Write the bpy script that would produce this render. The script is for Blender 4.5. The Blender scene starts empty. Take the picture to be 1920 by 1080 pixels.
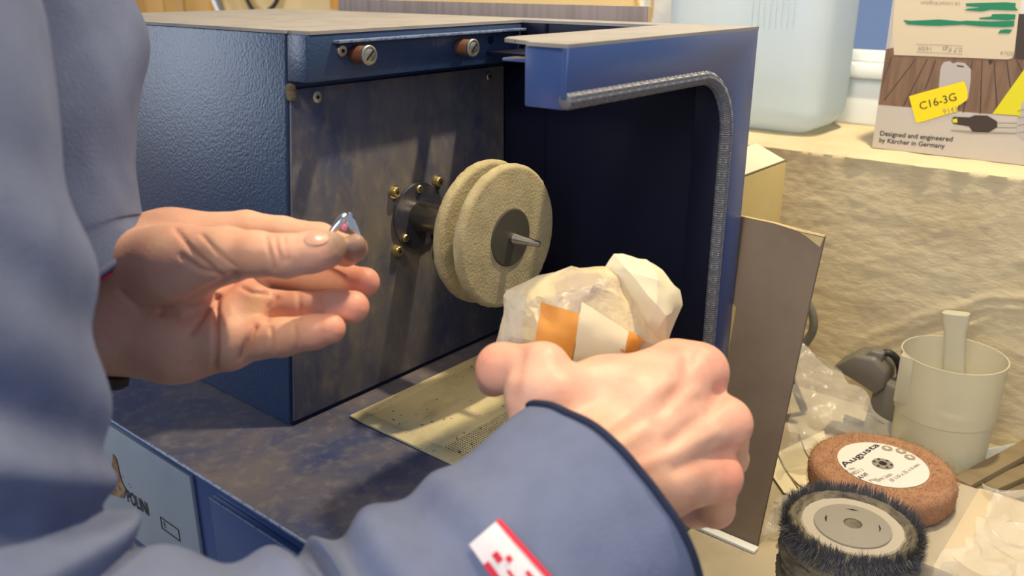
import bpy, bmesh, math, random
import numpy as np
from mathutils import Vector, Matrix, noise

random.seed(7)
rng = np.random.default_rng(7)
scene = bpy.context.scene
COL = scene.collection

# ------------------------------------------------------------------ camera
# world axes follow the machine: X along the spindle, Y away from the operator, Z up, deck top at Z = 0
F_PX = 1625.8
ROT = np.array([[0.76800, 0.21680, -0.60265],
                [0.64040, -0.25880, 0.72310],
                [0.00080, -0.94130, -0.33770]])      # columns: image right, image down, view direction
CAM = np.array([0.50310, -0.34260, 0.32310])
cam_data = bpy.data.cameras.new('camera')
cam_data.sensor_width = 36.0
cam_data.lens = F_PX / 1920.0 * 36.0
cam_data.clip_start = 0.01
cam_data.dof.use_dof = True
cam_data.dof.focus_distance = 0.64
cam_data.dof.aperture_fstop = 8.0
cam = bpy.data.objects.new('camera', cam_data)
COL.objects.link(cam)
m = Matrix.Identity(4)
for r in range(3):
    m[r][0] = ROT[r, 0]; m[r][1] = -ROT[r, 1]; m[r][2] = -ROT[r, 2]; m[r][3] = CAM[r]
cam.matrix_world = m
scene.camera = cam

# ------------------------------------------------------------------ light
scene.view_settings.view_transform = 'Standard'
scene.view_settings.look = 'None'
scene.view_settings.gamma = 1.0
scene.view_settings.use_curve_mapping = False
scene.view_settings.exposure = 0.0
world = bpy.data.worlds.new('sky'); scene.world = world
world.use_nodes = True
wn = world.node_tree.nodes; wl = world.node_tree.links
bg = wn['Background']
bg.inputs['Color'].default_value = (0.62, 0.74, 1.0, 1)
bg.inputs['Strength'].default_value = 0.42

def area(name, loc, aim, sx, sy, power, color):
    L = bpy.data.lights.new(name, 'AREA'); L.shape = 'RECTANGLE'; L.size = sx; L.size_y = sy
    L.energy = power; L.color = color
    o = bpy.data.objects.new(name, L); COL.objects.link(o); o.location = loc
    o.rotation_euler = (Vector(aim) - Vector(loc)).to_track_quat('-Z', 'Y').to_euler()
    return o

# daylight from a window beside the operator, added cool fill behind, warm ceiling lamp, warm bulb over the bench
area('room_window_light', (-2.5, -1.9, 1.0), (0.1, 0.1, 0.1), 1.5, 1.3, 46, (0.74, 0.85, 1.0))
area('sleeve_fill_light', (0.7, -2.6, 1.3), (0.2, 0.0, 0.1), 1.2, 1.2, 31, (0.78, 0.87, 1.0))  # added cool fill behind the operator, placed to light the sleeves
area('ceiling_lamp', (0.50, -0.95, 1.6), (0.4, 0.5, 0.0), 0.30, 0.30, 16, (1.0, 0.80, 0.50))
B = bpy.data.lights.new('bench_bulb', 'POINT'); B.energy = 54; B.color = (1.0, 0.82, 0.52); B.shadow_soft_size = 0.022
bulb = bpy.data.objects.new('bench_bulb', B); COL.objects.link(bulb); bulb.location = (0.32, 0.42, 1.13)

# ------------------------------------------------------------------ helpers
def ray(u, v):
    return ROT @ np.array([(u - 960.0) / F_PX, (v - 540.0) / F_PX, 1.0])
def at(u, v, d):
    return Vector(CAM + ray(u, v) * d)
def on(u, v, ax, val):
    d = ray(u, v); t = (val - CAM[ax]) / d[ax]
    return Vector(CAM + d * t)
def project(P):
    c = (np.asarray(P) - CAM) @ ROT
    return 960 + F_PX * c[..., 0] / c[..., 2], 540 + F_PX * c[..., 1] / c[..., 2], c[..., 2]

def mesh_obj(name, verts, faces, mat=None, parent=None, smooth=False, angle=None):
    me = bpy.data.meshes.new(name)
    me.from_pydata([tuple(v) for v in verts], [], faces)
    me.update()
    return link(name, me, mat, parent, smooth, angle)

def link(name, me, mat=None, parent=None, smooth=False, angle=None):
    if mat is not None and not me.materials: me.materials.append(mat)
    if smooth:
        me.polygons.foreach_set('use_smooth', [True] * len(me.polygons))
        if angle is not None: me.set_sharp_from_angle(angle=math.radians(angle))
    o = bpy.data.objects.new(name, me); COL.objects.link(o)
    if parent is not None:
        o.parent = parent
        o.matrix_parent_inverse = world_of(parent).inverted()
    return o
def world_of(o):
    mw = o.matrix_basis
    if o.parent is not None: mw = world_of(o.parent) @ o.matrix_parent_inverse @ mw
    return mw
def bm_obj(name, bm, mat=None, parent=None, smooth=False, angle=None):
    me = bpy.data.meshes.new(name)
    bmesh.ops.recalc_face_normals(bm, faces=bm.faces[:])
    bm.to_mesh(me); bm.free()
    return link(name, me, mat, parent, smooth, angle)
def empty(name, loc=(0, 0, 0)):
    o = bpy.data.objects.new(name, None); COL.objects.link(o); o.location = loc
    o.empty_display_size = 0.02
    return o
def tag(o, label=None, cat=None, group=None, kind=None):
    if label: o['label'] = label
    if cat: o['category'] = cat
    if group: o['group'] = group
    if kind: o['kind'] = kind
    return o

def box(name, lo, hi, mat, parent=None, bevel=0.001, seg=2):
    bm = bmesh.new()
    bmesh.ops.create_cube(bm, size=1.0)
    lo = Vector(lo); hi = Vector(hi); c = (lo + hi) / 2; s = hi - lo
    for v in bm.verts: v.co = Vector((v.co.x * s.x, v.co.y * s.y, v.co.z * s.z)) + c
    if bevel: bmesh.ops.bevel(bm, geom=bm.edges[:], offset=min(bevel, min(s) * .45), segments=seg, affect='EDGES', profile=.5)
    return bm_obj(name, bm, mat, parent, True, 40)

def prism(name, pts, ext, mat, parent=None, bevel=0.0, seg=2):
    """polygon of 3D points extruded by the vector ext"""
    bm = bmesh.new()
    a = [bm.verts.new(Vector(p)) for p in pts]; b = [bm.verts.new(Vector(p) + Vector(ext)) for p in pts]
    n = len(a)
    bm.faces.new(a); bm.faces.new(b[::-1])
    for i in range(n): bm.faces.new((a[i], b[i], b[(i + 1) % n], a[(i + 1) % n]))
    bmesh.ops.recalc_face_normals(bm, faces=bm.faces[:])
    if bevel: bmesh.ops.bevel(bm, geom=bm.edges[:], offset=bevel, segments=seg, affect='EDGES', profile=.5)
    return bm_obj(name, bm, mat, parent, True, 40)

def frame_for(axis, up=Vector((0, 0, 1))):
    z = Vector(axis).normalized()
    if abs(z.dot(up)) > .97: up = Vector((0, 1, 0))
    x = up.cross(z).normalized(); y = z.cross(x)
    return x, y, z

def lathe(name, profile, origin, axis, mat, parent=None, n=48, smooth=True, angle=35, disp=None, caps=True):
    """profile: list of (radius, height) along axis"""
    x, y, z = frame_for(axis); o = Vector(origin)
    V = []; Fc = []
    for (r, h) in profile:
        for i in range(n):
            a = 2 * math.pi * i / n; rr = r
            if disp: rr = r + disp(a, h, r)
            V.append(o + x * math.cos(a) * rr + y * math.sin(a) * rr + z * h)
    k = len(profile)
    for j in range(k - 1):
        for i in range(n):
            Fc.append((j * n + i, j * n + (i + 1) % n, (j + 1) * n + (i + 1) % n, (j + 1) * n + i))
    if caps:
        Fc.append(tuple(range(n))[::-1]); Fc.append(tuple((k - 1) * n + i for i in range(n)))
    return mesh_obj(name, V, Fc, mat, parent, smooth, angle)

def smooth_path(pts, per=8):
    """Catmull-Rom through tuples of any length"""
    P = [np.array(p, float) for p in pts]; P = [2 * P[0] - P[1]] + P + [2 * P[-1] - P[-2]]
    out = []
    for i in range(1, len(P) - 2):
        for k in range(per):
            t = k / per
            out.append(.5 * ((2 * P[i]) + (-P[i - 1] + P[i + 1]) * t + (2 * P[i - 1] - 5 * P[i] + 4 * P[i + 1] - P[i + 2]) * t * t + (-P[i - 1] + 3 * P[i] - 3 * P[i + 1] + P[i + 2]) * t ** 3))
    out.append(P[-2]); return out

def loft(name, pts, radii, mat, parent=None, n=16, caps=True, rfun=None, smooth=True, angle=60, ref=None):
    """tube along 3D points; rfun(i, s, angle, r) may shape each ring"""
    P = [Vector(p) for p in pts]; V = []; Fc = []
    T = [(P[min(i + 1, len(P) - 1)] - P[max(i - 1, 0)]).normalized() for i in range(len(P))]
    x = None; s = 0.0
    for i, p in enumerate(P):
        if i: s += (P[i] - P[i - 1]).length
        t = T[i]
        if x is None:
            x = (ref.copy() if ref is not None else frame_for(t)[0])
        x = (x - t * x.dot(t)).normalized(); y = t.cross(x)
        for k in range(n):
            a = 2 * math.pi * k / n; r = radii[i] if hasattr(radii, '__len__') else radii
            if rfun: r = rfun(i, s, a, r)
            V.append(p + (x * math.cos(a) + y * math.sin(a)) * r)
    for i in range(len(P) - 1):
        for k in range(n):
            Fc.append((i * n + k, i * n + (k + 1) % n, (i + 1) * n + (k + 1) % n, (i + 1) * n + k))
    if caps:
        Fc.append(tuple(range(n))[::-1]); Fc.append(tuple((len(P) - 1) * n + k for k in range(n)))
    return mesh_obj(name, V, Fc, mat, parent, smooth, angle)

def text(name, s, p0, p1, normal, mat, parent, lift=0.0003, height=None, bold=0.0):
    """flat lettering from p0 to p1 (baseline) on the plane with that normal"""
    cu = bpy.data.curves.new('tmp', 'FONT'); cu.body = s; cu.extrude = 0.0; cu.offset = bold; cu.resolution_u = 3
    ob = bpy.data.objects.new('tmp', cu); COL.objects.link(ob)
    dg = bpy.context.evaluated_depsgraph_get(); me = bpy.data.meshes.new_from_object(ob.evaluated_get(dg))
    bpy.data.objects.remove(ob); bpy.data.curves.remove(cu)
    co = np.array([v.co[:] for v in me.vertices]); w = co[:, 0].max() - co[:, 0].min(); x0 = co[:, 0].min()
    p0 = Vector(p0); p1 = Vector(p1); n = Vector(normal).normalized()
    xd = (p1 - p0); L = xd.length; xd.normalize(); yd = n.cross(xd)
    sx = L / w; sy = sx if height is None else height / .7
    for v in me.vertices:
        v.co = p0 + xd * ((v.co.x - x0) * sx) + yd * (v.co.y * sy) + n * lift
    me.name = name
    return link(name, me, mat, parent)

def decal(name, pts, normal, mat, parent, lift=0.0002, thick=0.0):
    n = Vector(normal).normalized(); P = [Vector(p) + n * lift for p in pts]
    if thick:
        return prism(name, P, n * thick, mat, parent)
    o = mesh_obj(name, P, [tuple(range(len(P)))], mat, parent)
    if o.data.polygons[0].normal.dot(n) < 0: o.data.flip_normals()
    return o

# ------------------------------------------------------------------ implicit surfaces (for the body)
def sdf_mesh(prims, voxel):
    """prims: (a, b, ra, rb, k) round cones blended smoothly; returns vertices, quads (surface nets)"""
    lo = np.min([np.minimum(np.array(a) - ra, np.array(b) - rb) for a, b, ra, rb, k in prims], axis=0) - 4 * voxel
    hi = np.max([np.maximum(np.array(a) + ra, np.array(b) + rb) for a, b, ra, rb, k in prims], axis=0) + 4 * voxel
    dim = np.ceil((hi - lo) / voxel).astype(int) + 1
    f = np.full(dim, 1.0, np.float32)
    for a, b, ra, rb, k in prims:
        a = np.array(a, float); b = np.array(b, float); mgn = k + 3 * voxel
        l = np.minimum(a - ra, b - rb) - mgn; h = np.maximum(a + ra, b + rb) + mgn
        i0 = np.clip(np.floor((l - lo) / voxel).astype(int), 0, dim); i1 = np.clip(np.ceil((h - lo) / voxel).astype(int) + 1, 0, dim)
        g = [(lo[q] + voxel * np.arange(i0[q], i1[q])).astype(np.float32) for q in range(3)]
        X, Y, Z = g[0][:, None, None], g[1][None, :, None], g[2][None, None, :]
        ab = b - a; L2 = max(float(ab @ ab), 1e-12)
        t = np.clip(((X - a[0]) * ab[0] + (Y - a[1]) * ab[1] + (Z - a[2]) * ab[2]) / L2, 0, 1)
        d = np.sqrt((X - a[0] - t * ab[0]) ** 2 + (Y - a[1] - t * ab[1]) ** 2 + (Z - a[2] - t * ab[2]) ** 2) - (ra + (rb - ra) * t)
        sl = tuple(slice(i0[q], i1[q]) for q in range(3)); cur = f[sl]
        hh = np.maximum(k - np.abs(cur - d), 0) / k
        f[sl] = np.minimum(cur, d) - hh * hh * k * .25
    s = f < 0
    c = np.zeros(np.array(dim) - 1, np.int8)
    for dx in (0, 1):
        for dy in (0, 1):
            for dz in (0, 1):
                c += s[dx:dim[0] - 1 + dx, dy:dim[1] - 1 + dy, dz:dim[2] - 1 + dz]
    I = np.argwhere((c > 0) & (c < 8)); N = len(I)
    cor = {}
    for q in range(8):
        o = np.array([q & 1, q >> 1 & 1, q >> 2 & 1]); J = I + o
        cor[q] = f[J[:, 0], J[:, 1], J[:, 2]]
    acc = np.zeros((N, 3)); cnt = np.zeros(N)
    for q in range(8):
        for ax in range(3):
            if not (q >> ax) & 1:
                p = q | (1 << ax); f0, f1 = cor[q], cor[p]
                msk = (f0 < 0) != (f1 < 0)
                t = np.where(msk, f0 / np.where(msk, f0 - f1, 1), 0)
                o = np.array([q & 1, q >> 1 & 1, q >> 2 & 1], float)
                pt = np.tile(o, (N, 1)); pt[:, ax] += t
                acc[msk] += pt[msk]; cnt[msk] += 1
    V = lo + voxel * (I + acc / cnt[:, None])
    idg = np.full(np.array(dim) - 1, -1, np.int32); idg[I[:, 0], I[:, 1], I[:, 2]] = np.arange(N)
    quads = []
    for ax in range(3):
        sa = [slice(None)] * 3; sb = [slice(None)] * 3; sa[ax] = slice(0, -1); sb[ax] = slice(1, None)
        E = np.argwhere(s[tuple(sa)] != s[tuple(sb)]); b_, c_ = (ax + 1) % 3, (ax + 2) % 3
        E = E[(E[:, b_] > 0) & (E[:, c_] > 0)]
        inside = s[E[:, 0], E[:, 1], E[:, 2]]
        def cell(db, dc):
            J = E.copy(); J[:, b_] -= db; J[:, c_] -= dc
            return idg[J[:, 0], J[:, 1], J[:, 2]]
        q = np.stack([cell(1, 1), cell(0, 1), cell(0, 0), cell(1, 0)], 1)
        q[~inside] = q[~inside][:, ::-1]
        quads.append(q)
    Q = np.concatenate(quads); Q = Q[(Q >= 0).all(1)]
    return V, Q
def relax(V, Q, it=2, lam=.5):
    e = np.concatenate([Q[:, [0, 1]], Q[:, [1, 2]], Q[:, [2, 3]], Q[:, [3, 0]]])
    for _ in range(it):
        S = np.zeros_like(V); n = np.zeros(len(V))
        np.add.at(S, e[:, 0], V[e[:, 1]]); np.add.at(n, e[:, 0], 1)
        np.add.at(S, e[:, 1], V[e[:, 0]]); np.add.at(n, e[:, 1], 1)
        V = V + lam * (S / np.maximum(n, 1)[:, None] - V)
    return V
def normals(V, Q):
    fn = np.cross(V[Q[:, 2]] - V[Q[:, 0]], V[Q[:, 3]] - V[Q[:, 1]])
    N = np.zeros_like(V)
    for q in range(4): np.add.at(N, Q[:, q], fn)
    return N / np.maximum(np.linalg.norm(N, axis=1), 1e-12)[:, None]

# ------------------------------------------------------------------ materials
def rgb(r, g, b):
    f = lambda c: (c / 255 / 12.92) if c / 255 <= .04045 else ((c / 255 + .055) / 1.055) ** 2.4
    return (f(r), f(g), f(b), 1)
class Mat:
    def __init__(s, name, color, rough=.5, metal=0., spec=.5):
        s.m = bpy.data.materials.new(name); s.m.use_nodes = True
        s.nt = s.m.node_tree; s.n = s.nt.nodes; s.l = s.nt.links; s.p = s.n['Principled BSDF']
        s.p.inputs['Base Color'].default_value = color; s.p.inputs['Roughness'].default_value = rough
        s.p.inputs['Metallic'].default_value = metal; s.p.inputs['Specular IOR Level'].default_value = spec
        s.co = s.n.new('ShaderNodeTexCoord').outputs['Object']; s.color = None; s.normal = None
    def noise(s, scale, detail=4, rough=.55, stretch=None, dist=0.0):
        v = s.co
        if stretch:
            mp = s.n.new('ShaderNodeMapping'); mp.inputs['Scale'].default_value = stretch; s.l.new(v, mp.inputs['Vector']); v = mp.outputs[0]
        t = s.n.new('ShaderNodeTexNoise'); t.inputs['Scale'].default_value = scale; t.inputs['Detail'].default_value = detail
        t.inputs['Roughness'].default_value = rough; t.inputs['Distortion'].default_value = dist
        s.l.new(v, t.inputs['Vector']); return t.outputs['Fac']
    def ramp(s, fac, a, b):
        r = s.n.new('ShaderNodeMapRange'); r.inputs['From Min'].default_value = a; r.inputs['From Max'].default_value = b
        s.l.new(fac, r.inputs['Value']); return r.outputs['Result']
    def mix(s, fac, color, amount=1.0):
        mx = s.n.new('ShaderNodeMix'); mx.data_type = 'RGBA'
        if s.color is None: mx.inputs['A'].default_value = s.p.inputs['Base Color'].default_value
        else: s.l.new(s.color, mx.inputs['A'])
        mx.inputs['B'].default_value = color
        if amount != 1.0:
            mu = s.n.new('ShaderNodeMath'); mu.operation = 'MULTIPLY'; mu.inputs[1].default_value = amount; s.l.new(fac, mu.inputs[0]); fac = mu.outputs[0]
        s.l.new(fac, mx.inputs['Factor']); s.color = mx.outputs['Result']; s.l.new(s.color, s.p.inputs['Base Color']); return s
    def bump(s, fac, strength=.3, dist=.001):
        b = s.n.new('ShaderNodeBump'); b.inputs['Strength'].default_value = strength; b.inputs['Distance'].default_value = dist
        s.l.new(fac, b.inputs['Height'])
        if s.normal is not None: s.l.new(s.normal, b.inputs['Normal'])
        s.normal = b.outputs[0]; s.l.new(s.normal, s.p.inputs['Normal']); return s
    def rough(s, fac, a, b):
        r = s.n.new('ShaderNodeMapRange'); r.inputs['To Min'].default_value = a; r.inputs['To Max'].default_value = b
        s.l.new(fac, r.inputs['Value']); s.l.new(r.outputs[0], s.p.inputs['Roughness']); return s
    def set(s, **k):
        for n, v in k.items(): s.p.inputs[n.replace('_', ' ')].default_value = v
        return s

NAVY = rgb(46, 66, 102)
x = Mat('navy_hammered_paint', NAVY, .36); x.bump(x.noise(420, 2), .55, .0006); x.mix(x.ramp(x.noise(14, 5), .55, .8), rgb(110, 105, 105), .18); NAVYM = x.m
x = Mat('navy_smooth_paint', rgb(58, 82, 136), .30); x.bump(x.noise(700, 2), .12, .0003); NAVYS = x.m
x = Mat('navy_shade_paint', rgb(12, 16, 40), .55, spec=.25); NAVYSHADE = x.m  # same navy darkened, the shade inside the hood put into the colour
x = Mat('dusty_top_paint', rgb(150, 146, 143), .7); x.mix(x.ramp(x.noise(30, 5), .45, .75), rgb(112, 110, 114), .5); x.mix(x.ramp(x.noise(160, 2), .74, .78), rgb(50, 40, 35), .8); TOPM = x.m
x = Mat('dusty_panel_paint', rgb(66, 74, 104), .40)
x.mix(x.ramp(x.noise(10, 5, .6, (1, 1.2, .6), .3), .36, .68), rgb(136, 127, 112), .75); x.mix(x.ramp(x.noise(30, 5, .6, (1, 1, .5), .4), .56, .72), rgb(52, 60, 100), .6); x.mix(x.ramp(x.noise(120, 4, .6, (1, .8, .5)), .5, .8), rgb(164, 152, 126), .35)
x.bump(x.noise(500, 2), .12, .0003); PANELM = x.m
x = Mat('dusty_deck_paint', rgb(58, 66, 100), .55)
x.mix(x.ramp(x.noise(9, 6, .6, dist=.8), .36, .62), rgb(112, 102, 98), .8); x.mix(x.ramp(x.noise(26, 5, .6), .58, .70), rgb(40, 52, 104), .7); x.mix(x.ramp(x.noise(90, 3), .5, .9), rgb(150, 140, 130), .5)
x.bump(x.noise(420, 3), .35, .0005); DECKM = x.m
x = Mat('cream_smeared_grate', rgb(196, 184, 146), .6)
x.mix(x.ramp(x.noise(34, 5, .6, (1, .5, 1)), .5, .72), rgb(128, 118, 92), .7); x.mix(x.ramp(x.noise(190, 3, .6), .66, .70), rgb(35, 32, 30), .9); GRATE = x.m
x = Mat('edge_highlight_paint', rgb(120, 135, 165), .35); x.mix(x.ramp(x.noise(300, 2), .5, .6), rgb(70, 88, 130), .8); EDGE = x.m  # lighter edge paint, highlights on lip and deck edge put into the colour
x = Mat('brushed_steel', rgb(196, 190, 178), .28, 1.0); x.bump(x.noise(900, 2, stretch=(1, .05, .05)), .1, .0002); STEEL = x.m
x = Mat('dull_zinc', rgb(190, 186, 172), .38, .9); ZINC = x.m
x = Mat('brassy_bolt', rgb(196, 180, 132), .36, .9); BRASS = x.m
x = Mat('black_slot', rgb(14, 13, 14), .7); BLACK = x.m
x = Mat('flange_paint', rgb(66, 68, 84), .35, .2); x.mix(x.ramp(x.noise(60, 4), .5, .7), rgb(120, 108, 96), .6); FLANGE = x.m
x = Mat('brown_fibre', rgb(118, 78, 60), .5); FIBRE = x.m
x = Mat('buff_cotton', rgb(186, 174, 138), .9, spec=.1); x.mix(x.ramp(x.noise(60, 4, .6), .4, .75), rgb(146, 132, 100), .6); x.bump(x.noise(520, 3), .6, .001); COTTON = x.m
x = Mat('dark_leather', rgb(70, 66, 58), .6); x.bump(x.noise(300, 2), .2, .0004); LEATHER = x.m
x = Mat('woven_rubber', rgb(104, 106, 112), .42); SEAL = x.m
x = Mat('silver_plate', rgb(186, 194, 204), .38, .25); x.mix(x.ramp(x.noise(20, 3), .5, .8), rgb(160, 165, 175), .4); PLATE = x.m
x = Mat('black_ink', rgb(38, 36, 40), .6); INK = x.m
x = Mat('brown_ink', rgb(150, 104, 66), .6); x.mix(x.ramp(x.noise(150, 3), .45, .6), rgb(190, 160, 125), .8); BROWNINK = x.m
x = Mat('bench_top', rgb(176, 164, 140), .65); x.mix(x.ramp(x.noise(12, 6), .5, .75), rgb(122, 110, 90), .6); x.mix(x.ramp(x.noise(200, 2), .72, .77), rgb(60, 50, 40), .7); BENCH = x.m
x = Mat('rough_plaster', rgb(204, 190, 158), .9, spec=.15); x.mix(x.ramp(x.noise(16, 6), .45, .75), rgb(184, 166, 132), .6); x.bump(x.noise(90, 6, .65, (1, 1, 2.2)), .6, .002); PLASTER = x.m
x = Mat('white_plaster', rgb(226, 222, 212), .85, spec=.2); x.bump(x.noise(80, 5), .4, .003); WHITEP = x.m
x = Mat('yellow_wall', rgb(226, 196, 140), .9, spec=.15); x.mix(x.ramp(x.noise(5, 4), .4, .7), rgb(214, 178, 116), .6); YWALL = x.m
x = Mat('torn_paper', rgb(216, 176, 96), .9); x.mix(x.ramp(x.noise(30, 4), .55, .6), rgb(240, 232, 215), .9); TORN = x.m
x = Mat('window_paint', rgb(224, 228, 228), .5); WFRAME = x.m
x = Mat('window_glass', (.75, .85, 1, 1), .25); x.set(Transmission_Weight=1.0, IOR=1.05); x.bump(x.noise(40, 4), .6, .004); GLASS = x.m
x = Mat('concrete_floor', rgb(110, 105, 100), .8); FLOORM = x.m
x = Mat('grey_cardboard', rgb(134, 118, 102), .85, spec=.15); x.mix(x.ramp(x.noise(40, 5, .6), .4, .8), rgb(120, 106, 94), .6); x.bump(x.noise(300, 3), .1, .0003); CARD = x.m
x = Mat('cardboard_core', rgb(196, 176, 128), .9); CORE = x.m
x = Mat('mauve_cardboard', rgb(150, 138, 134), .85, spec=.15); x.mix(x.ramp(x.noise(50, 3, .5, (3, 1, .05)), .45, .65), rgb(132, 120, 116), .8); CARD2 = x.m
x = Mat('yellow_carton', rgb(206, 184, 122), .85); x.mix(x.ramp(x.noise(14, 3), .4, .7), rgb(192, 168, 108), .6); CARTON = x.m
x = Mat('pale_carton', rgb(214, 204, 180), .85); CARTON2 = x.m
x = Mat('milky_blue_plastic', rgb(236, 246, 248), .35); x.set(Transmission_Weight=.55, IOR=1.2, Subsurface_Weight=.0); x.p.inputs['Roughness'].default_value = .55; JUG = x.m
x = Mat('box_white_print', rgb(206, 198, 188), .55); BOXW = x.m
x = Mat('box_wood_print', rgb(128, 100, 78), .55); x.mix(x.ramp(x.noise(26, 5, .6, (6, 1, .7)), .4, .7), rgb(96, 72, 56), .8); BOXWOOD = x.m
x = Mat('box_dark_print', rgb(62, 50, 44), .55); BOXDARK = x.m
x = Mat('label_paper', rgb(206, 190, 162), .7); LABEL = x.m
x = Mat('green_marker', rgb(22, 122, 84), .5); GREEN = x.m
x = Mat('yellow_sticker', rgb(238, 212, 22), .5); YELLOW = x.m
x = Mat('yellow_print', rgb(216, 206, 30), .5); YELLOW2 = x.m
x = Mat('grey_print', rgb(180, 172, 168), .55); GREYP = x.m
x = Mat('faint_print', rgb(150, 138, 120), .6); FAINT = x.m
x = Mat('milky_cup', rgb(238, 234, 214), .38); x.set(Transmission_Weight=.6, IOR=1.15); CUP = x.m
x = Mat('grey_plastic', rgb(104, 100, 94), .45); GREYPL = x.m
x = Mat('dark_cable', rgb(34, 32, 32), .5); CABLE = x.m
x = Mat('grey_cable', rgb(110, 108, 100), .5); GCABLE = x.m
x = Mat('orange_wood', rgb(196, 146, 72), .55); x.mix(x.ramp(x.noise(12, 4, .6, (1, 1, .1)), .45, .65), rgb(150, 100, 44), .6); OWOOD = x.m
x = Mat('olive_wood', rgb(128, 112, 84), .7); x.mix(x.ramp(x.noise(40, 4, .6, (.2, 1, 1)), .45, .7), rgb(94, 82, 60), .7); BATTEN = x.m
x = Mat('brown_fleece', rgb(172, 132, 104), .95, spec=.05); x.mix(x.ramp(x.noise(130, 4), .4, .7), rgb(146, 108, 82), .7); x.bump(x.noise(600, 3), .8, .0015); FLEECE = x.m
x = Mat('round_label', rgb(214, 210, 204), .6); RLABEL = x.m
x = Mat('felt_grey', rgb(126, 118, 102), .95, spec=.1); x.mix(x.ramp(x.noise(70, 5, .6, (1, 1, 3)), .42, .68), rgb(74, 68, 60), .8); x.bump(x.noise(300, 4), .7, .0015); FELT = x.m
x = Mat('black_bristle', rgb(92, 92, 98), .6, spec=.3); BRISTLE = x.m
x = Mat('plastic_disc', rgb(140, 134, 124), .4); PDISC = x.m
x = Mat('plaster_dust', rgb(172, 164, 150), .9); x.bump(x.noise(200, 5), .6, .001); DUST = x.m
x = Mat('clear_film', rgb(238, 236, 228), .10, spec=.9); x.set(Alpha=.27); x.bump(x.noise(45, 5, .6, dist=1.0), .8, .004); FILM = x.m
x = Mat('paper_cream', rgb(222, 210, 178), .8); x.bump(x.noise(40, 3), .3, .002); PAPER = x.m
x = Mat('block_paper', rgb(182, 172, 152), .8); x.mix(x.ramp(x.noise(14, 4), .45, .7), rgb(160, 150, 130), .7); x.bump(x.noise(40, 3), .3, .002); BLOCKP = x.m
x = Mat('wrapper_film', rgb(214, 196, 158), .3); x.mix(x.ramp(x.noise(26, 4, .6, dist=1.5), .42, .62), rgb(174, 158, 144), .8); x.bump(x.noise(70, 4, .6, dist=1.), .5, .003); WRAP = x.m
x = Mat('orange_card', rgb(224, 152, 62), .6); x.mix(x.ramp(x.noise(50, 3), .45, .7), rgb(196, 128, 50), .6); ORANGE = x.m
x = Mat('polished_silver', rgb(236, 232, 228), .08, 1.0); SILVER = x.m
x = Mat('pink_stone', rgb(214, 120, 150), .08); PINK = x.m
x = Mat('blue_sweat_cloth', rgb(112, 121, 150), .92, spec=.12); x.mix(x.ramp(x.noise(30, 4), .4, .75), rgb(88, 96, 124), .6); x.bump(x.noise(500, 3), .35, .0008); CLOTH = x.m
x = Mat('dark_cuff_edge', rgb(50, 55, 76), .9, spec=.1); CUFFDARK = x.m  # darker navy for the right cuff's edge and inside
x = Mat('red_lining', rgb(214, 46, 72), .85); RED = x.m
x = Mat('tag_white', rgb(236, 226, 228), .8); TAGW = x.m
x = Mat('denim_trousers', rgb(44, 48, 60), .9); TROUSER = x.m
x = Mat('dark_hair', rgb(60, 44, 34), .7); x.bump(x.noise(300, 3, stretch=(1, 1, .1)), .6, .002); HAIR = x.m
x = Mat('finger_nail', rgb(206, 158, 142), .3); NAIL = x.m
x = Mat('skin', rgb(226, 178, 154), .46, spec=.35)
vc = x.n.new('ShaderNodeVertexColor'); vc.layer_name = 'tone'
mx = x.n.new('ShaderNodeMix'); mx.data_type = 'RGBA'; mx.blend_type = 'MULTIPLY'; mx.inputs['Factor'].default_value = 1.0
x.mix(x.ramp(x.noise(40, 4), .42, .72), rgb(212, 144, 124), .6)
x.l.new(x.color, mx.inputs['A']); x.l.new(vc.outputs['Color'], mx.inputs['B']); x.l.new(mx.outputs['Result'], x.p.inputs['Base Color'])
x.set(Subsurface_Weight=.12, Subsurface_Scale=.004); x.p.inputs['Subsurface Radius'].default_value = (1, .35, .2)
x.bump(x.noise(260, 5, .65), .4, .0008); SKIN = x.m

# ================================================================== the setting
ZT = -0.12            # bench top
ZF = -0.93            # floor
ZL = 0.149            # window ledge
fl = box('floor', (-3.0, -2.2, ZF - .05), (2.2, 1.0, ZF), FLOORM, bevel=0); tag(fl, 'grey concrete workshop floor', kind='structure')

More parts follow.
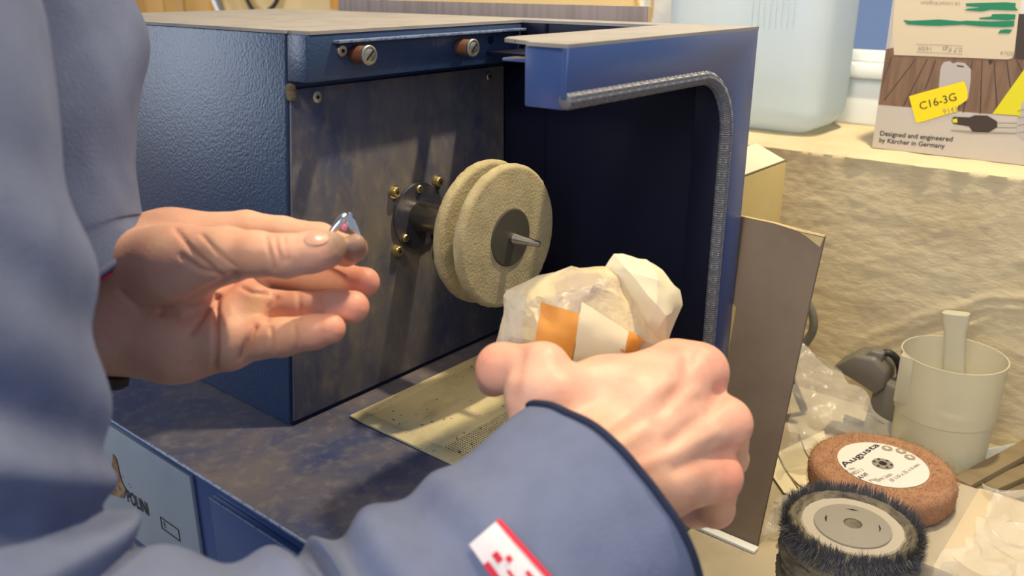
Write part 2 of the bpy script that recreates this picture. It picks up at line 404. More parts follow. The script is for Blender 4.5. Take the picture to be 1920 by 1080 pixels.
def plaster_wall():
    """lower wall with trowelled relief, its top is the window ledge"""
    x0, x1, z0, z1, st = -0.10, 0.95, -0.16, ZL, 0.0032
    nx = int((x1 - x0) / st); nz = int((z1 - z0) / st); V = []; Fc = []
    for j in range(nz + 1):
        z = z0 + (z1 - z0) * j / nz
        for i in range(nx + 1):
            X = x0 + (x1 - x0) * i / nx
            p = Vector((X * 16 + z * 9, z * 58 - X * 8, 1.3)); q = noise.fractal(p, 1.0, 2.0, 4)
            w = noise.fractal(Vector((X * 48 + z * 20, z * 190 - X * 25, 5)), 1.0, 2.0, 3)
            d = .0008 * q + .0013 * abs(w)
            # trowel arcs
            for (cx, cz, rr, a, wd) in ((.50, -.30, .36, .0022, .004), (.50, -.30, .345, -.0014, .004), (.62, -.36, .455, .0016, .004), (.42, -.17, .20, .0014, .003)):
                r = math.hypot(X - cx, (z - cz)) + .006 * noise.noise(Vector((X * 30, z * 30, 9)))
                d += a * math.exp(-((r - rr) / wd) ** 2) * max(0, min(1, (X - .20) * 9))
            if z1 - z < .012: d += .004 * (1 - (z1 - z) / .012) * (.5 + noise.noise(Vector((X * 60, 0, 3))))
            V.append((X, .56 - d, z))
    for j in range(nz):
        for i in range(nx):
            a = j * (nx + 1) + i; Fc.append((a, a + 1, a + nx + 2, a + nx + 1))
    # ledge top, back and sides
    top = len(V); row = nz * (nx + 1)
    for i in range(nx + 1):
        X = V[row + i][0]
        V.append((X, .575, ZL + .003 + .0015 * noise.noise(Vector((X * 40, 2, 2)))))
    for i in range(nx + 1): V.append((V[row + i][0], .82, ZL + .003))
    for i in range(nx): Fc.append((row + i, row + i + 1, top + i + 1, top + i)); Fc.append((top + i, top + i + 1, top + nx + 2 + i, top + nx + 1 + i))
    b = len(V)
    V += [(x0, .82, z0), (x1, .82, z0)]
    Fc.append((b, b + 1, top + 2 * nx + 1, top + nx + 1))
    return mesh_obj('wall_back_lower', V, Fc, PLASTER, None, True, 80)
w = plaster_wall(); tag(w, 'rough cream plaster wall with trowel marks below the window ledge', kind='structure')
o = box('wall_back_base', (-3.0, .58, ZF), (2.2, .82, -.16), PLASTER, bevel=0); tag(o, 'cream plaster wall below bench height', kind='structure')
o = box('wall_back_upper', (-3.0, .80, -.16), (-.10, .92, 1.55), YWALL, bevel=0); tag(o, 'warm yellow plaster wall behind the machine', kind='structure')
o = box('trim_1', (-.170, .775, ZL + .003), (-.045, .80, 1.2), WHITEP, bevel=.004); tag(o, 'white plastered window reveal', kind='structure')
o = box('wall_left', (-3.05, -2.2, ZF), (-3.0, .92, 1.55), YWALL, bevel=0); tag(o, 'warm yellow side wall', kind='structure')
tp = mesh_obj('trim_2', [Vector((X, .797, Z)) for X, Z in ((-.205, .10), (-.165, .10), (-.169, .24), (-.158, .27), (-.172, .30), (-.165, .36), (-.21, .38), (-.214, .30), (-.20, .26))], [tuple(range(9))], TORN)
tag(tp, 'torn yellow paper strip at the window reveal', kind='structure')

# window: stepped bottom rail, stile, pane
win = empty('window_1', (.3, .76, ZL)); tag(win, 'white framed window above the ledge', kind='structure')
box('bottom_rail', (-.05, .755, ZL + .003), (.95, .80, .208), WFRAME, win, .003)
box('rail_step', (-.05, .745, .208), (.95, .80, .226), WFRAME, win, .004)
box('sash_rail', (-.05, .765, .226), (.95, .79, .240), WFRAME, win, .003)
box('stile', (-.05, .765, .240), (-.01, .79, 1.15), WFRAME, win, .003)
box('stile', (.90, .765, .240), (.95, .79, 1.15), WFRAME, win, .003)
box('top_rail', (-.05, .765, 1.10), (.95, .79, 1.15), WFRAME, win, .003)
box('pane', (-.01, .776, .240), (.90, .779, 1.10), GLASS, win, 0)

# bench
bench = empty('workbench', (.2, .25, ZF)); tag(bench, 'dusty pale workbench carrying the blue polishing machine', 'workbench')
box('bench_top', (-.75, -.12, ZT - .04), (1.1, .575, ZT), BENCH, bench, .003)
for X in (-.70, 1.04):
    for Y in (-.08, .50):
        box('leg', (X, Y, ZF), (X + .06, Y + .06, ZT - .04), BENCH, bench, .003)

# ================================================================== the polishing machine
H = .289
FY = lambda z: .0264 * z / H
mach = empty('polishing_machine', (0, .1, ZT)); tag(mach, 'navy blue bench polishing machine with open hood and dusty steel panel', 'machine')
XL = -.36
box('base_cabinet', (XL, -.078, ZT), (.219, .28, -.003), NAVYS, mach, .001)
dk = box('deck', (XL, -.082, -.003), (.219, .28, 0), DECKM, mach, .0012)
loft('deck_edge', [(XL, -.0815, -.0012), (.219, -.0815, -.0012)], .0013, EDGE, mach, 8)
hz = H - .002
prism('housing', [(XL, FY(.0005), .0005), (XL, FY(hz), hz), (XL, .28, hz), (XL, .28, .0005)], (-XL - .0035, 0, 0), NAVYM, mach, .0016)
panel = prism('side_panel', [(-.0035, FY(.004) + .0022, .004), (-.0035, FY(.2505) + .0022, .2505), (-.0035, .25, .2505), (-.0035, .25, .004)], (.0035, 0, 0), PANELM, mach, .001)
prism('fascia', [(-.0018, FY(.256), .256), (-.0018, FY(hz), hz), (-.0018, .25, hz), (-.0018, .25, .256)], (.0218, 0, 0), NAVYM, mach, .0012)
box('fascia_lip', (.020, .047, .2808), (.0275, .247, .2828), EDGE, mach, .0005)  # lip painted lighter to show the light it catches
box('felt_pad', (-.0030, .0215, .2425), (.0035, .0275, .2545), FELT, mach, .002)
# top plate: U round the open notch
prism('top_plate', [(XL, .0262, hz), (-.003, .0262, hz), (-.003, .0285, hz), (.0205, .0285, hz), (.0205, .25, hz), (.153, .25, hz), (.153, .074, hz), (.160, .062, hz), (.187, .052, hz), (.189, .0465, hz), (.2188, .0455, hz), (.2188, .28, hz), (XL, .28, hz)], (0, 0, .0022), TOPM, mach)
# hood
box('back_wall', (0, .25, 0), (.19, .28, hz), NAVYSHADE, mach, .001)
box('back_seam', (.045, .2485, .0), (.047, .25, hz), NAVYSHADE, mach, 0)
box('shadow_baffle', (.0205, .204, .263), (.187, .25, .266), NAVYSHADE, mach, .0008)  # added ledge under the top plate to throw the panel's shadow edge
box('side_bar', (.187, .0475, .2535), (.2145, .28, hz), NAVYS, mach, .001)
box('bar_tab', (.158, .062, .276), (.187, .075, .278), NAVYS, mach, .0006)
box('back_post', (.19, .2445, 0), (.2145, .28, .2535), NAVYSHADE, mach, .001)
arc = [(.2450 - .045 * (1 - math.sin(a)), .2600 - .045 * (1 - math.cos(a))) for a in [i * math.pi / 2 / 10 for i in range(11)]]
out = [(FY(.254) + .0205, .2600)] + arc[0:] + [(.2450, 0), (.28, 0), (.28, hz + .001), (FY(hz) + .0195, hz + .001)]
prism('side_wall', [(.2145, y, z) for y, z in out], (.0045, 0, 0), NAVYS, mach, .0012)
# woven edging along the opening
sp = [(.2175, FY(.254) + .0215, .2590)] + [(.2175, .10, .2590), (.2175, .15, .2590)] + [(.2175, y - .001, z - .001) for y, z in arc] + [(.2175, .244, z) for z in (.19, .15, .10, .05, .004)]
spp = smooth_path(sp, 14)
def seal_r(i, s, a, r):
    return r + .00045 * math.sin(a * 9) * (1 if True else 0) * 0 + .0008 * (math.sin(s * 2 * math.pi / .0034 + a * 5) * math.sin(s * 2 * math.pi / .0034 - a * 5))
# resample evenly
def resample(pts, step):
    out = [Vector(pts[0])]; acc = 0
    for a, b in zip(pts[:-1], pts[1:]):
        a = Vector(a); b = Vector(b); L = (b - a).length
        while acc + L >= step and L > 1e-9:
            a = a + (b - a) * ((step - acc) / L); out.append(a.copy()); L = (b - a).length; acc = 0
        acc += L
    return out
loft('edge_seal', resample(spp, .0006), .0044, SEAL, mach, 30, rfun=seal_r)

def socket_screw(x, y, z, r, h, mat, washer=None):
    s = lathe('screw', [(r * .9, 0), (r, h * .3), (r, h * .8), (r * .85, h)], (x, y, z), (1, 0, 0), mat, mach, 20)
    lathe('socket', [(r * .36, 0), (r * .36, .0003)], (x + h, y, z), (1, 0, 0), BLACK, s, 6)
    if washer: lathe('washer', [(r * washer, 0), (r * washer, .0012), (r * .8, .0013)], (x, y, z), (1, 0, 0), mat, s, 24)
def slot_screw(x, y, z, r, h, mat, ang):
    s = lathe('screw', [(r, 0), (r, h * .6), (r * .8, h)], (x, y, z), (1, 0, 0), mat, mach, 20)
    d = Vector((0, math.cos(ang), math.sin(ang))) * r * .8; n = Vector((0, -math.sin(ang), math.cos(ang))) * r * .13
    c = Vector((x + h + .0001, y, z))
    mesh_obj('slot', [c - d - n, c + d - n, c + d + n, c - d + n], [(0, 1, 2, 3)], BLACK, s)
p = on(638, 95, 0, .02); socket_screw(.02, p.y, p.z, .0040, .003, ZINC)
p = on(594, 182, 0, 0); socket_screw(0, p.y, p.z, .0042, .0012, ZINC)
p = on(920, 75, 0, .02); socket_screw(.02, p.y, p.z, .0030, .001, NAVYSHADE)
p = on(916, 143, 0, 0); socket_screw(0, p.y, p.z, .0038, .002, ZINC)
for (u, v) in ((694, 104), (889, 90)):                        # slotted fuse holders
    p = on(u, v, 0, .036); ln = .016
    k = lathe('fuse_holder', [(.0058, 0), (.0062, .002), (.0062, ln - .003)], (.02, p.y, p.z), (1, 0, 0), FIBRE, mach, 28)
    lathe('fuse_ring', [(.0066, ln - .003), (.0069, ln - .002), (.0069, ln - .0005), (.0062, ln), (.0050, ln), (.0050, ln - .001)], (.02, p.y, p.z), (1, 0, 0), ZINC, k, 32)
    lathe('fuse_cap', [(.0048, ln - .001), (.0048, ln - .0004), (.0042, ln)], (.02, p.y, p.z), (1, 0, 0), ZINC, k, 32)
    c = Vector((.02 + ln + .0002, p.y, p.z)); d = Vector((0, math.cos(.75), math.sin(.75))) * .0044; n = Vector((0, -math.sin(.75), math.cos(.75))) * .0007
    mesh_obj('slot', [c - d - n, c + d - n, c + d + n, c - d + n], [(0, 1, 2, 3)], BLACK, k)

AX = (.1385, .1385)                                           # spindle axis (Y, Z)
lathe('flange', [(.0275, 0), (.0280, .0008), (.0280, .0022), (.0270, .0030)], (0, AX[0] + .001, AX[1]), (1, 0, 0), FLANGE, mach, 56)
for dy, dz in ((-1, 1), (1, 1), (-1, -1), (1, -1)):
    socket_screw(0, AX[0] + dy * .0243, AX[1] + dz * .0243, .0043, .0050, BRASS, 1.25)
for a in (88, 222, 318):
    slot_screw(.003, AX[0] + .0225 * math.cos(math.radians(a)), AX[1] + .0225 * math.sin(math.radians(a)), .0034, .0022, BRASS, math.radians(a))
lathe('shaft', [(.0112, .003), (.0118, .004), (.0118, .071), (.0060, .071), (.0060, .100)], (0, AX[0], AX[1]), (1, 0, 0), STEEL, mach, 40)
prof = []
for i in range(40):                                            # threaded taper
    t = i / 39; h = .1045 + .0235 * t; r = .0040 - .0021 * t
    prof.append((r + .00028 * (1 if i % 2 else -1), h))
prof = [(.0042, .100), (.0042, .1045)] + prof + [(.0012, .1290)]
lathe('taper_spindle', prof, (0, AX[0], AX[1]), (1, 0, 0), STEEL, mach, 24, angle=20)

# grate let into the deck
gz = .0004
g0, g1, h0, h1 = .0215, .195, .038, .225
for nm, lo, hi in (('grate_frame', (g0, h0), (g1, h0 + .012)), ('grate_frame', (g0, h1 - .012), (g1, h1)), ('grate_frame', (g0, h0 + .012), (g0 + .012, h1 - .012)), ('grate_frame', (g1 - .012, h0 + .012), (g1, h1 - .012))):
    box(nm, (lo[0], lo[1], gz), (hi[0], hi[1], .0024), GRATE, mach, .0005)
box('grate_plate', (g0 + .012, h0 + .012, gz), (.110, h1 - .012, .0017), GRATE, mach, .0003)
box('grate_well', (.110, h0 + .012, gz), (g1 - .012, h1 - .012, .0008), NAVYSHADE, mach, 0)
V = []; Fc = []
def addbox(V, Fc, lo, hi):
    b = len(V)
    for z in (lo[2], hi[2]): V += [(lo[0], lo[1], z), (hi[0], lo[1], z), (hi[0], hi[1], z), (lo[0], hi[1], z)]
    for q in ((0, 3, 2, 1), (4, 5, 6, 7), (0, 1, 5, 4), (1, 2, 6, 5), (2, 3, 7, 6), (3, 0, 4, 7)): Fc.append(tuple(b + i for i in q))
X = .1105
while X < g1 - .0125: addbox(V, Fc, (X, h0 + .012, .0010), (X + .0008, h1 - .012, .0017)); X += .0024
Y = h0 + .0125
while Y < h1 - .0125: addbox(V, Fc, (.1105, Y, .0013), (g1 - .0122, Y + .0008, .0020)); Y += .0024
tag(mesh_obj('grate_wires', V, Fc, GRATE, mach), kind='stuff')

# front of the cabinet
pn = (0, -1, 0); PY = -.0813
plate = box('name_plate', (-.20, PY + .0002, -.108), (-.0105, -.078, -.0085), PLATE, mach, .0006)
text('lettering', 'POLINI', on(240, 940, 1, PY), on(280, 967, 1, PY), pn, INK, plate, .0003, .0115, .02)
a, b = on(304, 990, 1, PY), on(337, 1010, 1, PY)
fr = [(a.x, a.z), (b.x, a.z), (b.x, a.z + .010), (a.x, a.z + .010)]
for i in range(4):
    q0 = fr[i]; q1 = fr[(i + 1) % 4]
    box('logo_line', (min(q0[0], q1[0]) - .0003, PY - .0003, min(q0[1], q1[1]) - .0003), (max(q0[0], q1[0]) + .0003, PY, max(q0[1], q1[1]) + .0003), INK, plate, 0)
text('lettering', 'E', (a.x + .004, PY, a.z + .003), (a.x + .007, PY, a.z + .003), pn, INK, plate)
decal('emblem', [on(u, v, 1, PY) for u, v in ((212, 850), (219, 862), (225, 890), (230, 906), (236, 916), (233, 934), (222, 932), (205, 925))], pn, BROWNINK, plate, .0003)
for u, v in ((229, 893), (241, 906), (244, 912)):
    c = on(u, v, 1, PY); decal('speck', [c + Vector((0, 0, .0008)), c + Vector((.0022, 0, -.0004)), c + Vector((.0006, 0, -.0006))], pn, INK, plate, .0003)
dr = box('drawer_front', (.016, -.083, -.09), (.21, -.078, -.0125), NAVYS, mach, .0012)
loft('pale_edge', [(.0165, -.0828, -.0131), (.208, -.0828, -.0131)], .0008, EDGE, dr, 6)  # paler line along the drawer's upper edge

# ================================================================== buffing wheel on the spindle
wh = empty('buffing_wheel', (.085, AX[0], AX[1] - .054)); tag(wh, 'cream cotton double buffing wheel on the machine spindle', 'buffing wheel')
def disc_profile(x0, x1, R, r0, rd):
    P = [(r0, x0)]
    for i in range(7): a = math.pi / 2 * i / 6; P.append((R - rd + rd * math.sin(a), x0 + rd - rd * math.cos(a)))
    for i in range(7): a = math.pi / 2 * i / 6; P.append((R - rd + rd * math.cos(a), x1 - rd + rd * math.sin(a)))
    P.append((r0, x1)); return P
fz = lambda a, h, r: .0007 * noise.noise(Vector((math.cos(a) * 14, math.sin(a) * 14, h * 300))) * (r > .045)
lathe('cotton_disc', disc_profile(.0715, .0812, .0556, .0125, .0042), (0, AX[0], AX[1]), (1, 0, 0), COTTON, wh, 96, angle=80, disp=fz)
lathe('cotton_disc', disc_profile(.0912, .1005, .0552, .0125, .0042), (0, AX[0], AX[1]), (1, 0, 0), COTTON, wh, 96, angle=80, disp=fz)
lathe('spacer', [(.022, .0813), (.022, .0911)], (0, AX[0], AX[1]), (1, 0, 0), LEATHER, wh, 48)
lathe('hub_disc', [(.0222, .1006), (.0222, .1012), (.0214, .1018), (.006, .1022), (.0058, .1022)], (0, AX[0], AX[1]), (1, 0, 0), LEATHER, wh, 48)

# ================================================================== things around the machine
# --- grey cardboard sheet standing right of the machine
def lean(x, z): return Vector((x, .248 + (z - ZT) * (.292 - .248) / (.1405 - ZT), z))
sheet = empty('cardboard_sheet', lean(.25, ZT)); tag(sheet, 'grey brown cardboard sheet standing upright beside the machine hood', 'cardboard')
prism('board', [lean(.2215, ZT), lean(.2735, ZT), lean(.2765, -.03), lean(.2795, .09), lean(.2815, .1385), lean(.262, .1392), lean(.24, .1418), lean(.2125, .1425), lean(.2125, .078), lean(.2215, .070)], (0, .0032, 0), CARD, sheet)
loft('torn_edge', [lean(.2815, .1385) + Vector((0, .001, .0002)), lean(.262, .1394) + Vector((0, .001, 0)), lean(.24, .1419) + Vector((0, .001, 0)), lean(.2125, .1426) + Vector((0, .001, 0))], [.0012, .0015, .0009, .0008], CORE, sheet, 6)
decal('torn_patch', [lean(.2812, .138), lean(.262, .1388), lean(.268, .1365), lean(.2795, .1305)], (0, -1, 0), CORE, sheet, .0003)
o = box('white_board', (.2225, .2385, ZT), (.276, .2472, ZT + .003), WFRAME, None, .0008); tag(o, 'thin white board lying under the grey cardboard sheet', 'board')

cs = empty('corrugated_cardboard', (-.08, .302, ZT)); tag(cs, 'mauve grey corrugated cardboard panel standing behind the machine top', 'cardboard')
box('panel_face', (-.28, .300, ZT), (.112, .3035, .3005), CARD2, cs, .0005)
box('panel_edge', (.1121, .3002, ZT), (.1135, .3033, .3000), CORE, cs, 0)

ct = empty('carton', (.08, .37, ZT)); tag(ct, 'pale yellow carton with a lifted flap behind the hood', 'carton')
p1 = on(1475, 302, 0, .19)
box('carton_body', (-.06, .312, ZT), (.19, p1.y, p1.z), CARTON, ct, .001)
fa, fb = Vector((.189, .315, p1.z + .0005)), Vector((.189, p1.y, p1.z + .0005))
prism('flap', [fa, fb, fb + Vector((-.030, .004, .011)), fa + Vector((-.030, -.002, .011))], (-.0015, 0, .0005), CARTON2, ct)
loft('flap_crease', [fa, fb], .0009, CARD, ct, 6)

# --- jerrycan on the ledge
jr = empty('jerrycan', (.1, .67, ZL)); tag(jr, 'large milky blue translucent plastic jerrycan on the window ledge', 'jerrycan')
jx = on(1600, 110, 1, .65).x - .022
bm = bmesh.new(); bmesh.ops.create_cube(bm, size=1.0)
for v in bm.verts: v.co = Vector((v.co.x * (jx + .06) + (jx - .06) / 2, v.co.y * .12 + .675, v.co.z * .30 + ZL + .004 + .15))
bmesh.ops.bevel(bm, geom=bm.edges[:], offset=.03, segments=6, affect='EDGES', profile=.5)
bm_obj('can_body', bm, JUG, jr, True, 60)
for i in range(8):
    X = on(1412 + i * 11, 30, 1, .613).x
    loft('rib', [(X, .6165, .262), (X, .6155, .275), (X, .6155, .40), (X, .6165, .41)], [.0006, .0018, .0018, .0006], JUG, jr, 8)
lathe('neck', [(.022, 0), (.022, .03)], (.0, .675, ZL + .303), (0, 0, 1), JUG, jr, 32)
lathe('cap', [(.026, 0), (.027, .004), (.027, .022), (.024, .025)], (.0, .675, ZL + .333), (0, 0, 1), WFRAME, jr, 32)
loft('handle', smooth_path([(.05, .675, ZL + .295), (.055, .675, ZL + .33), (.10, .675, ZL + .335), (.115, .675, ZL + .295)], 6), .009, JUG, jr, 14)

# --- product box
BY = .608; bn = (0, -1, 0)
bx0 = on(1634, 280, 1, BY).x
pb = empty('product_box', (.32, .65, ZL)); tag(pb, 'white and wood print product carton with yellow sticker on the ledge', 'box')
box('carton_body', (bx0, BY, ZL + .0035), (bx0 + .24, BY + .09, ZL + .24), BOXW, pb, .0008)
zp = lambda a, b: on(1640 + a / 3.482, b / 3.482, 1, BY)
def bl(name, pts, mat, lift): return decal(name, [Vector((max(p.x, bx0 + .0006), p.y, p.z)) for p in (zp(*q) for q in pts)], bn, mat, pb, lift)
def clampx(p): return Vector((max(p.x, bx0 + .0006), p.y, p.z))
wb = [zp(8, 682), zp(975, 762), zp(1500, 806), zp(1500, 180), zp(960, 150), zp(36, 318)]
decal('wood_print', [clampx(q) for q in wb], bn, BOXWOOD, pb, .0002)
bl('dark_print', [(915, 385), (975, 390), (1300, 420), (1300, 100), (940, 90), (925, 250)], BOXDARK, .0003)
bl('dark_print', [(740, 390), (775, 392), (768, 412), (750, 424)], BOXDARK, .0003)
for q in (((10, 590), (112, 370)), ((62, 655), (272, 382)), ((190, 690), (345, 384)), ((330, 585), (398, 392)), ((578, 735), (640, 392)), ((690, 742), (702, 392)), ((802, 748), (780, 396)), ((888, 580), (862, 390)), ((968, 470), (925, 392))):
    (a0, b0), (a1, b1) = q
    bl('plank_line', [(a0 - 4, b0), (a0 + 4, b0), (a1 + 3, b1), (a1 - 3, b1)], BOXDARK, .0003)
bl('door_print', [(66, 310), (105, 300), (128, 0), (135, -250), (82, -250), (70, 0)], GREYP, .0003)
bl('can_print', [(418, 600), (428, 470), (436, 430), (452, 406), (488, 398), (515, 414), (540, 405), (588, 410), (630, 452), (628, 520), (612, 640), (560, 690)], GREYP, .0004)
bl('can_print_handle', [(536, 424), (582, 430), (584, 440), (540, 434)], BOXDARK, .0005)
bl('yellow_print', [(770, 742), (975, 455), (1200, 140), (1420, 160), (1420, 800), (975, 757)], YELLOW2, .0004)
bl('nozzle_print', [(503, 785), (515, 762), (620, 766), (655, 752), (735, 754), (800, 792), (802, 830), (745, 864), (640, 860), (618, 826), (512, 808)], BOXDARK, .0005)
bl('nozzle_print_tip', [(508, 778), (540, 772), (542, 800), (512, 800)], YELLOW2, .0006)
for b0 in (800, 830): bl('rod_print', [(800, b0), (935, b0 + 2), (935, b0 + 8), (800, b0 + 6)], FAINT, .0005)
bl('base_line_print', [(498, 848), (640, 856), (930, 868), (930, 876), (640, 872), (498, 856)], FAINT, .0005)
bl('hose_print', [(930, 800), (955, 740), (960, 670), (1050, 640), (1050, 930), (960, 905), (925, 870)], GREYP, .0006)
for k in range(4): bl('hose_line', [(935, 720 + 48 * k), (1040, 700 + 48 * k), (1040, 706 + 48 * k), (935, 727 + 48 * k)], FAINT, .0007)
text('lettering', 'Designed and engineered', zp(36, 884), zp(508, 924), bn, INK, pb, .0006, bold=.012)
text('lettering', 'by Kärcher in Germany', zp(30, 928), zp(458, 968), bn, INK, pb, .0006, bold=.012)
# shipping label, upside down
lab = decal('shipping_label', [zp(138, -330), zp(132, 0), zp(118, 200), zp(128, 358), zp(870, 388), zp(900, 380), zp(912, 350), zp(930, 200), zp(952, 0), zp(985, -330)], bn, LABEL, pb, .0006)
def strokes(pts): bl('marker_stroke', pts, GREEN, .0010)
strokes([(188, 130), (240, 135), (360, 130), (420, 126), (560, 138), (600, 134), (760, 140), (915, 134), (912, 172), (840, 176), (700, 172), (580, 160), (420, 168), (330, 166), (215, 158)])
strokes([(596, 22), (700, 18), (860, 14), (924, 20), (920, 44), (938, 68), (860, 66), (760, 62), (700, 74), (584, 66), (610, 56), (700, 50), (600, 38)])
strokes([(680, 116), (760, 108), (770, 92), (860, 90), (922, 94), (918, 126), (860, 132), (760, 126), (690, 124)])
strokes([(822, 196), (860, 190), (902, 194), (880, 216), (806, 216)])
text('lettering', 'Uk United Kingdom', zp(560, 14), zp(305, 8), bn, FAINT, pb, .0009)
text('lettering', '0.7 Kgs', zp(574, 312), zp(446, 306), bn, FAINT, pb, .0009)
text('lettering', '14/09', zp(374, 306), zp(290, 300), bn, FAINT, pb, .0009)
text('lettering', 'ED14', zp(908, 338), zp(826, 332), bn, FAINT, pb, .0009)
for q in (((274, 286), (576, 298)), ((274, 338), (576, 352))): bl('label_line', [q[0], q[1], (q[1][0], q[1][1] + 3), (q[0][0], q[0][1] + 3)], FAINT, .0009)
bl('yellow_sticker', [(226, 628), (300, 606), (580, 530), (592, 540), (610, 600), (606, 652), (548, 690), (540, 706), (546, 724), (290, 800), (272, 796)], YELLOW, .0012)
text('lettering', 'C16-3G', zp(302, 716), zp(540, 652), bn, INK, pb, .0014)
text('lettering', '9141', zp(452, 744), zp(540, 722), bn, FAINT, pb, .0014)

# --- measuring cup with a stirrer
cc = on(1790, 664, 1, .455); cr = .0432; ch = cc.z - ZT
cup = empty('measuring_cup', (cc.x, cc.y, ZT)); tag(cup, 'milky plastic measuring cup standing against the plaster wall', 'cup')
lathe('cup_wall', [(.001, 0), (cr * .90, 0), (cr * .92, .004), (cr * .95, ch * .55), (cr * .985, ch * .56), (cr, ch - .002), (cr * 1.015, ch), (cr * .985, ch), (cr * .96, ch * .57), (cr * .925, ch * .55), (cr * .89, .006), (.001, .005)], (cc.x, cc.y, ZT), (0, 0, 1), CUP, cup, 64, caps=False)
sd = Vector((-.77, -.64, 0))
q = Vector((cc.x, cc.y, 0)) + sd * (cr * 1.0)
prism('pouring_lip', [(q.x - .004, q.y + .006, cc.z), (q.x + .010, q.y - .008, cc.z), (q.x - .003, q.y - .006, cc.z)], (0, 0, -.045), CUP, cup, .0006)
a = on(1793, 587, 1, .452); b = on(1784, 775, 1, .452)
st = empty('stirring_paddle', b); tag(st, 'pale plastic stirring paddle standing in the measuring cup', 'paddle')
d = (a - b)
loft('paddle_handle', [b + d * t for t in (0, .3, .6, .82, .93, 1)], [.0095, .0092, .0086, .0085, .0105, .0108], CUP, st, 20, rfun=lambda i, s, an, r: r * (1 / max(abs(math.cos(an)), abs(math.sin(an)) * 1.8)) ** .8)
lathe('paddle_foot', [(.012, 0), (.013, .002), (.013, .005), (.009, .007)], b - Vector((0, 0, .006)), (0, 0, 1), CUP, st, 24)

# --- grey plug and cords by the wall
pg = empty('power_adapter', (.30, .49, ZT)); tag(pg, 'dark grey power plug and adapter with cord by the wall', 'plug')
q0 = on(1655, 760, 1, .475)
prism('adapter_block', [(q0.x - .018, .475, ZT), (q0.x + .016, .475, ZT), (q0.x + .014, .475, q0.z + .02), (q0.x - .010, .475, q0.z + .028)], (0, .045, 0), GREYPL, pg, .004)
prism('plug_body', [on(u, v, 1, .468) for u, v in ((1558, 690), (1600, 668), (1640, 672), (1660, 700), (1658, 728), (1640, 742), (1618, 726))], (0, .034, 0), GREYPL, pg, .0035)
prism('plug_neck', [on(u, v, 1, .474) for u, v in ((1614, 672), (1632, 657), (1656, 664), (1650, 690), (1640, 700))], (0, .018, 0), GREYPL, pg, .002)
loft('cord', smooth_path([on(1645, 664, 1, .484), on(1668, 662, 1, .486), on(1684, 678, 1, .49), on(1688, 705, 1, .495), on(1680, 760, 1, .50), (.318, .505, ZT + .006), (.25, .51, ZT + .005)], 6), .0036, CABLE, pg, 12)
gc = loft('grey_cable', smooth_path([(.21, .50, ZT + .005), on(1480, 690, 1, .47), on(1506, 650, 1, .47), on(1523, 622, 1, .47), on(1525, 595, 1, .47), on(1514, 568, 1, .47), on(1490, 548, 1, .47), on(1450, 545, 1, .47), (.17, .50, ZT + .02)], 8), .0042, GCABLE, None, 12)
tag(gc, 'loop of grey cable behind the cardboard sheet', 'cable')

# --- things on the bench at the right
blk = empty('wrapped_block', (.42, .34, ZT)); tag(blk, 'cream paper wrapped block in clear film under the brown wheel', 'block')
box('block_body', (.285, .262, ZT), (.54, .398, -.0835), BLOCKP, blk, .004)
box('paper_band', (.40, .2612, ZT + .0002), (.47, .3988, -.0829), LABEL, blk, .003)

def film(name, grid, amp, freq, seed, parent=None, sub=10, mat=None):
    """crumpled film through a coarse grid of points (rows of equal length)"""
    R_ = len(grid); C_ = len(grid[0]); V = []; Fc = []
    nr = (R_ - 1) * sub + 1; nc = (C_ - 1) * sub + 1
    for i in range(nr):
        a = i / sub; ia = min(int(a), R_ - 2); fa_ = a - ia
        for j in range(nc):
            b_ = j / sub; jb = min(int(b_), C_ - 2); fb_ = b_ - jb
            e = lambda t: t * t * (3 - 2 * t)
            p = (Vector(grid[ia][jb]) * (1 - e(fa_)) + Vector(grid[ia + 1][jb]) * e(fa_)) * (1 - e(fb_)) + (Vector(grid[ia][jb + 1]) * (1 - e(fa_)) + Vector(grid[ia + 1][jb + 1]) * e(fa_)) * e(fb_)
            nz_ = Vector((1 - 2 * abs(noise.noise(p * freq + Vector((seed + k * 17, 0, 0)))) for k in range(3)))
            p = p + Vector((nz_[0] - .5, nz_[1] - .5, nz_[2] * .9)) * amp
            p.z = max(p.z, ZT + .0015)
            V.append(p)
    for i in range(nr - 1):
        for j in range(nc - 1):
            k = i * nc + j; Fc.append((k, k + 1, k + nc + 1, k + nc))
    return mesh_obj(name, V, Fc, mat or FILM, parent, True, 25)
film('clear_wrapping', [[(.372, .255, ZT + .002), (.45, .238, ZT + .002), (.56, .235, ZT + .002)], [(.408, .262, -.079), (.46, .258, -.074), (.55, .256, -.078)], [(.415, .31, -.076), (.47, .32, -.070), (.555, .32, -.077)], [(.41, .39, -.076), (.47, .40, -.076), (.56, .41, -.09)]], .011, 34, 3, blk, 16)
bgl = film('plastic_bag', [[on(1486, 648, 1, .45), on(1560, 690, 1, .45), on(1640, 770, 1, .45), on(1690, 815, 1, .45)], [on(1480, 745, 1, .40), on(1550, 775, 1, .41), on(1620, 800, 1, .42), on(1680, 830, 1, .43)], [on(1470, 850, 1, .37), on(1510, 850, 1, .375), on(1580, 840, 1, .40), on(1660, 845, 1, .41)], [on(1456, 900, 2, ZT + .004), on(1500, 880, 2, ZT + .004), on(1545, 868, 2, ZT + .004), on(1600, 860, 2, ZT + .004)]], .007, 34, 8, None, 14)
tag(bgl, 'crumpled clear plastic bag left of the brown fleece wheel', 'plastic bag')
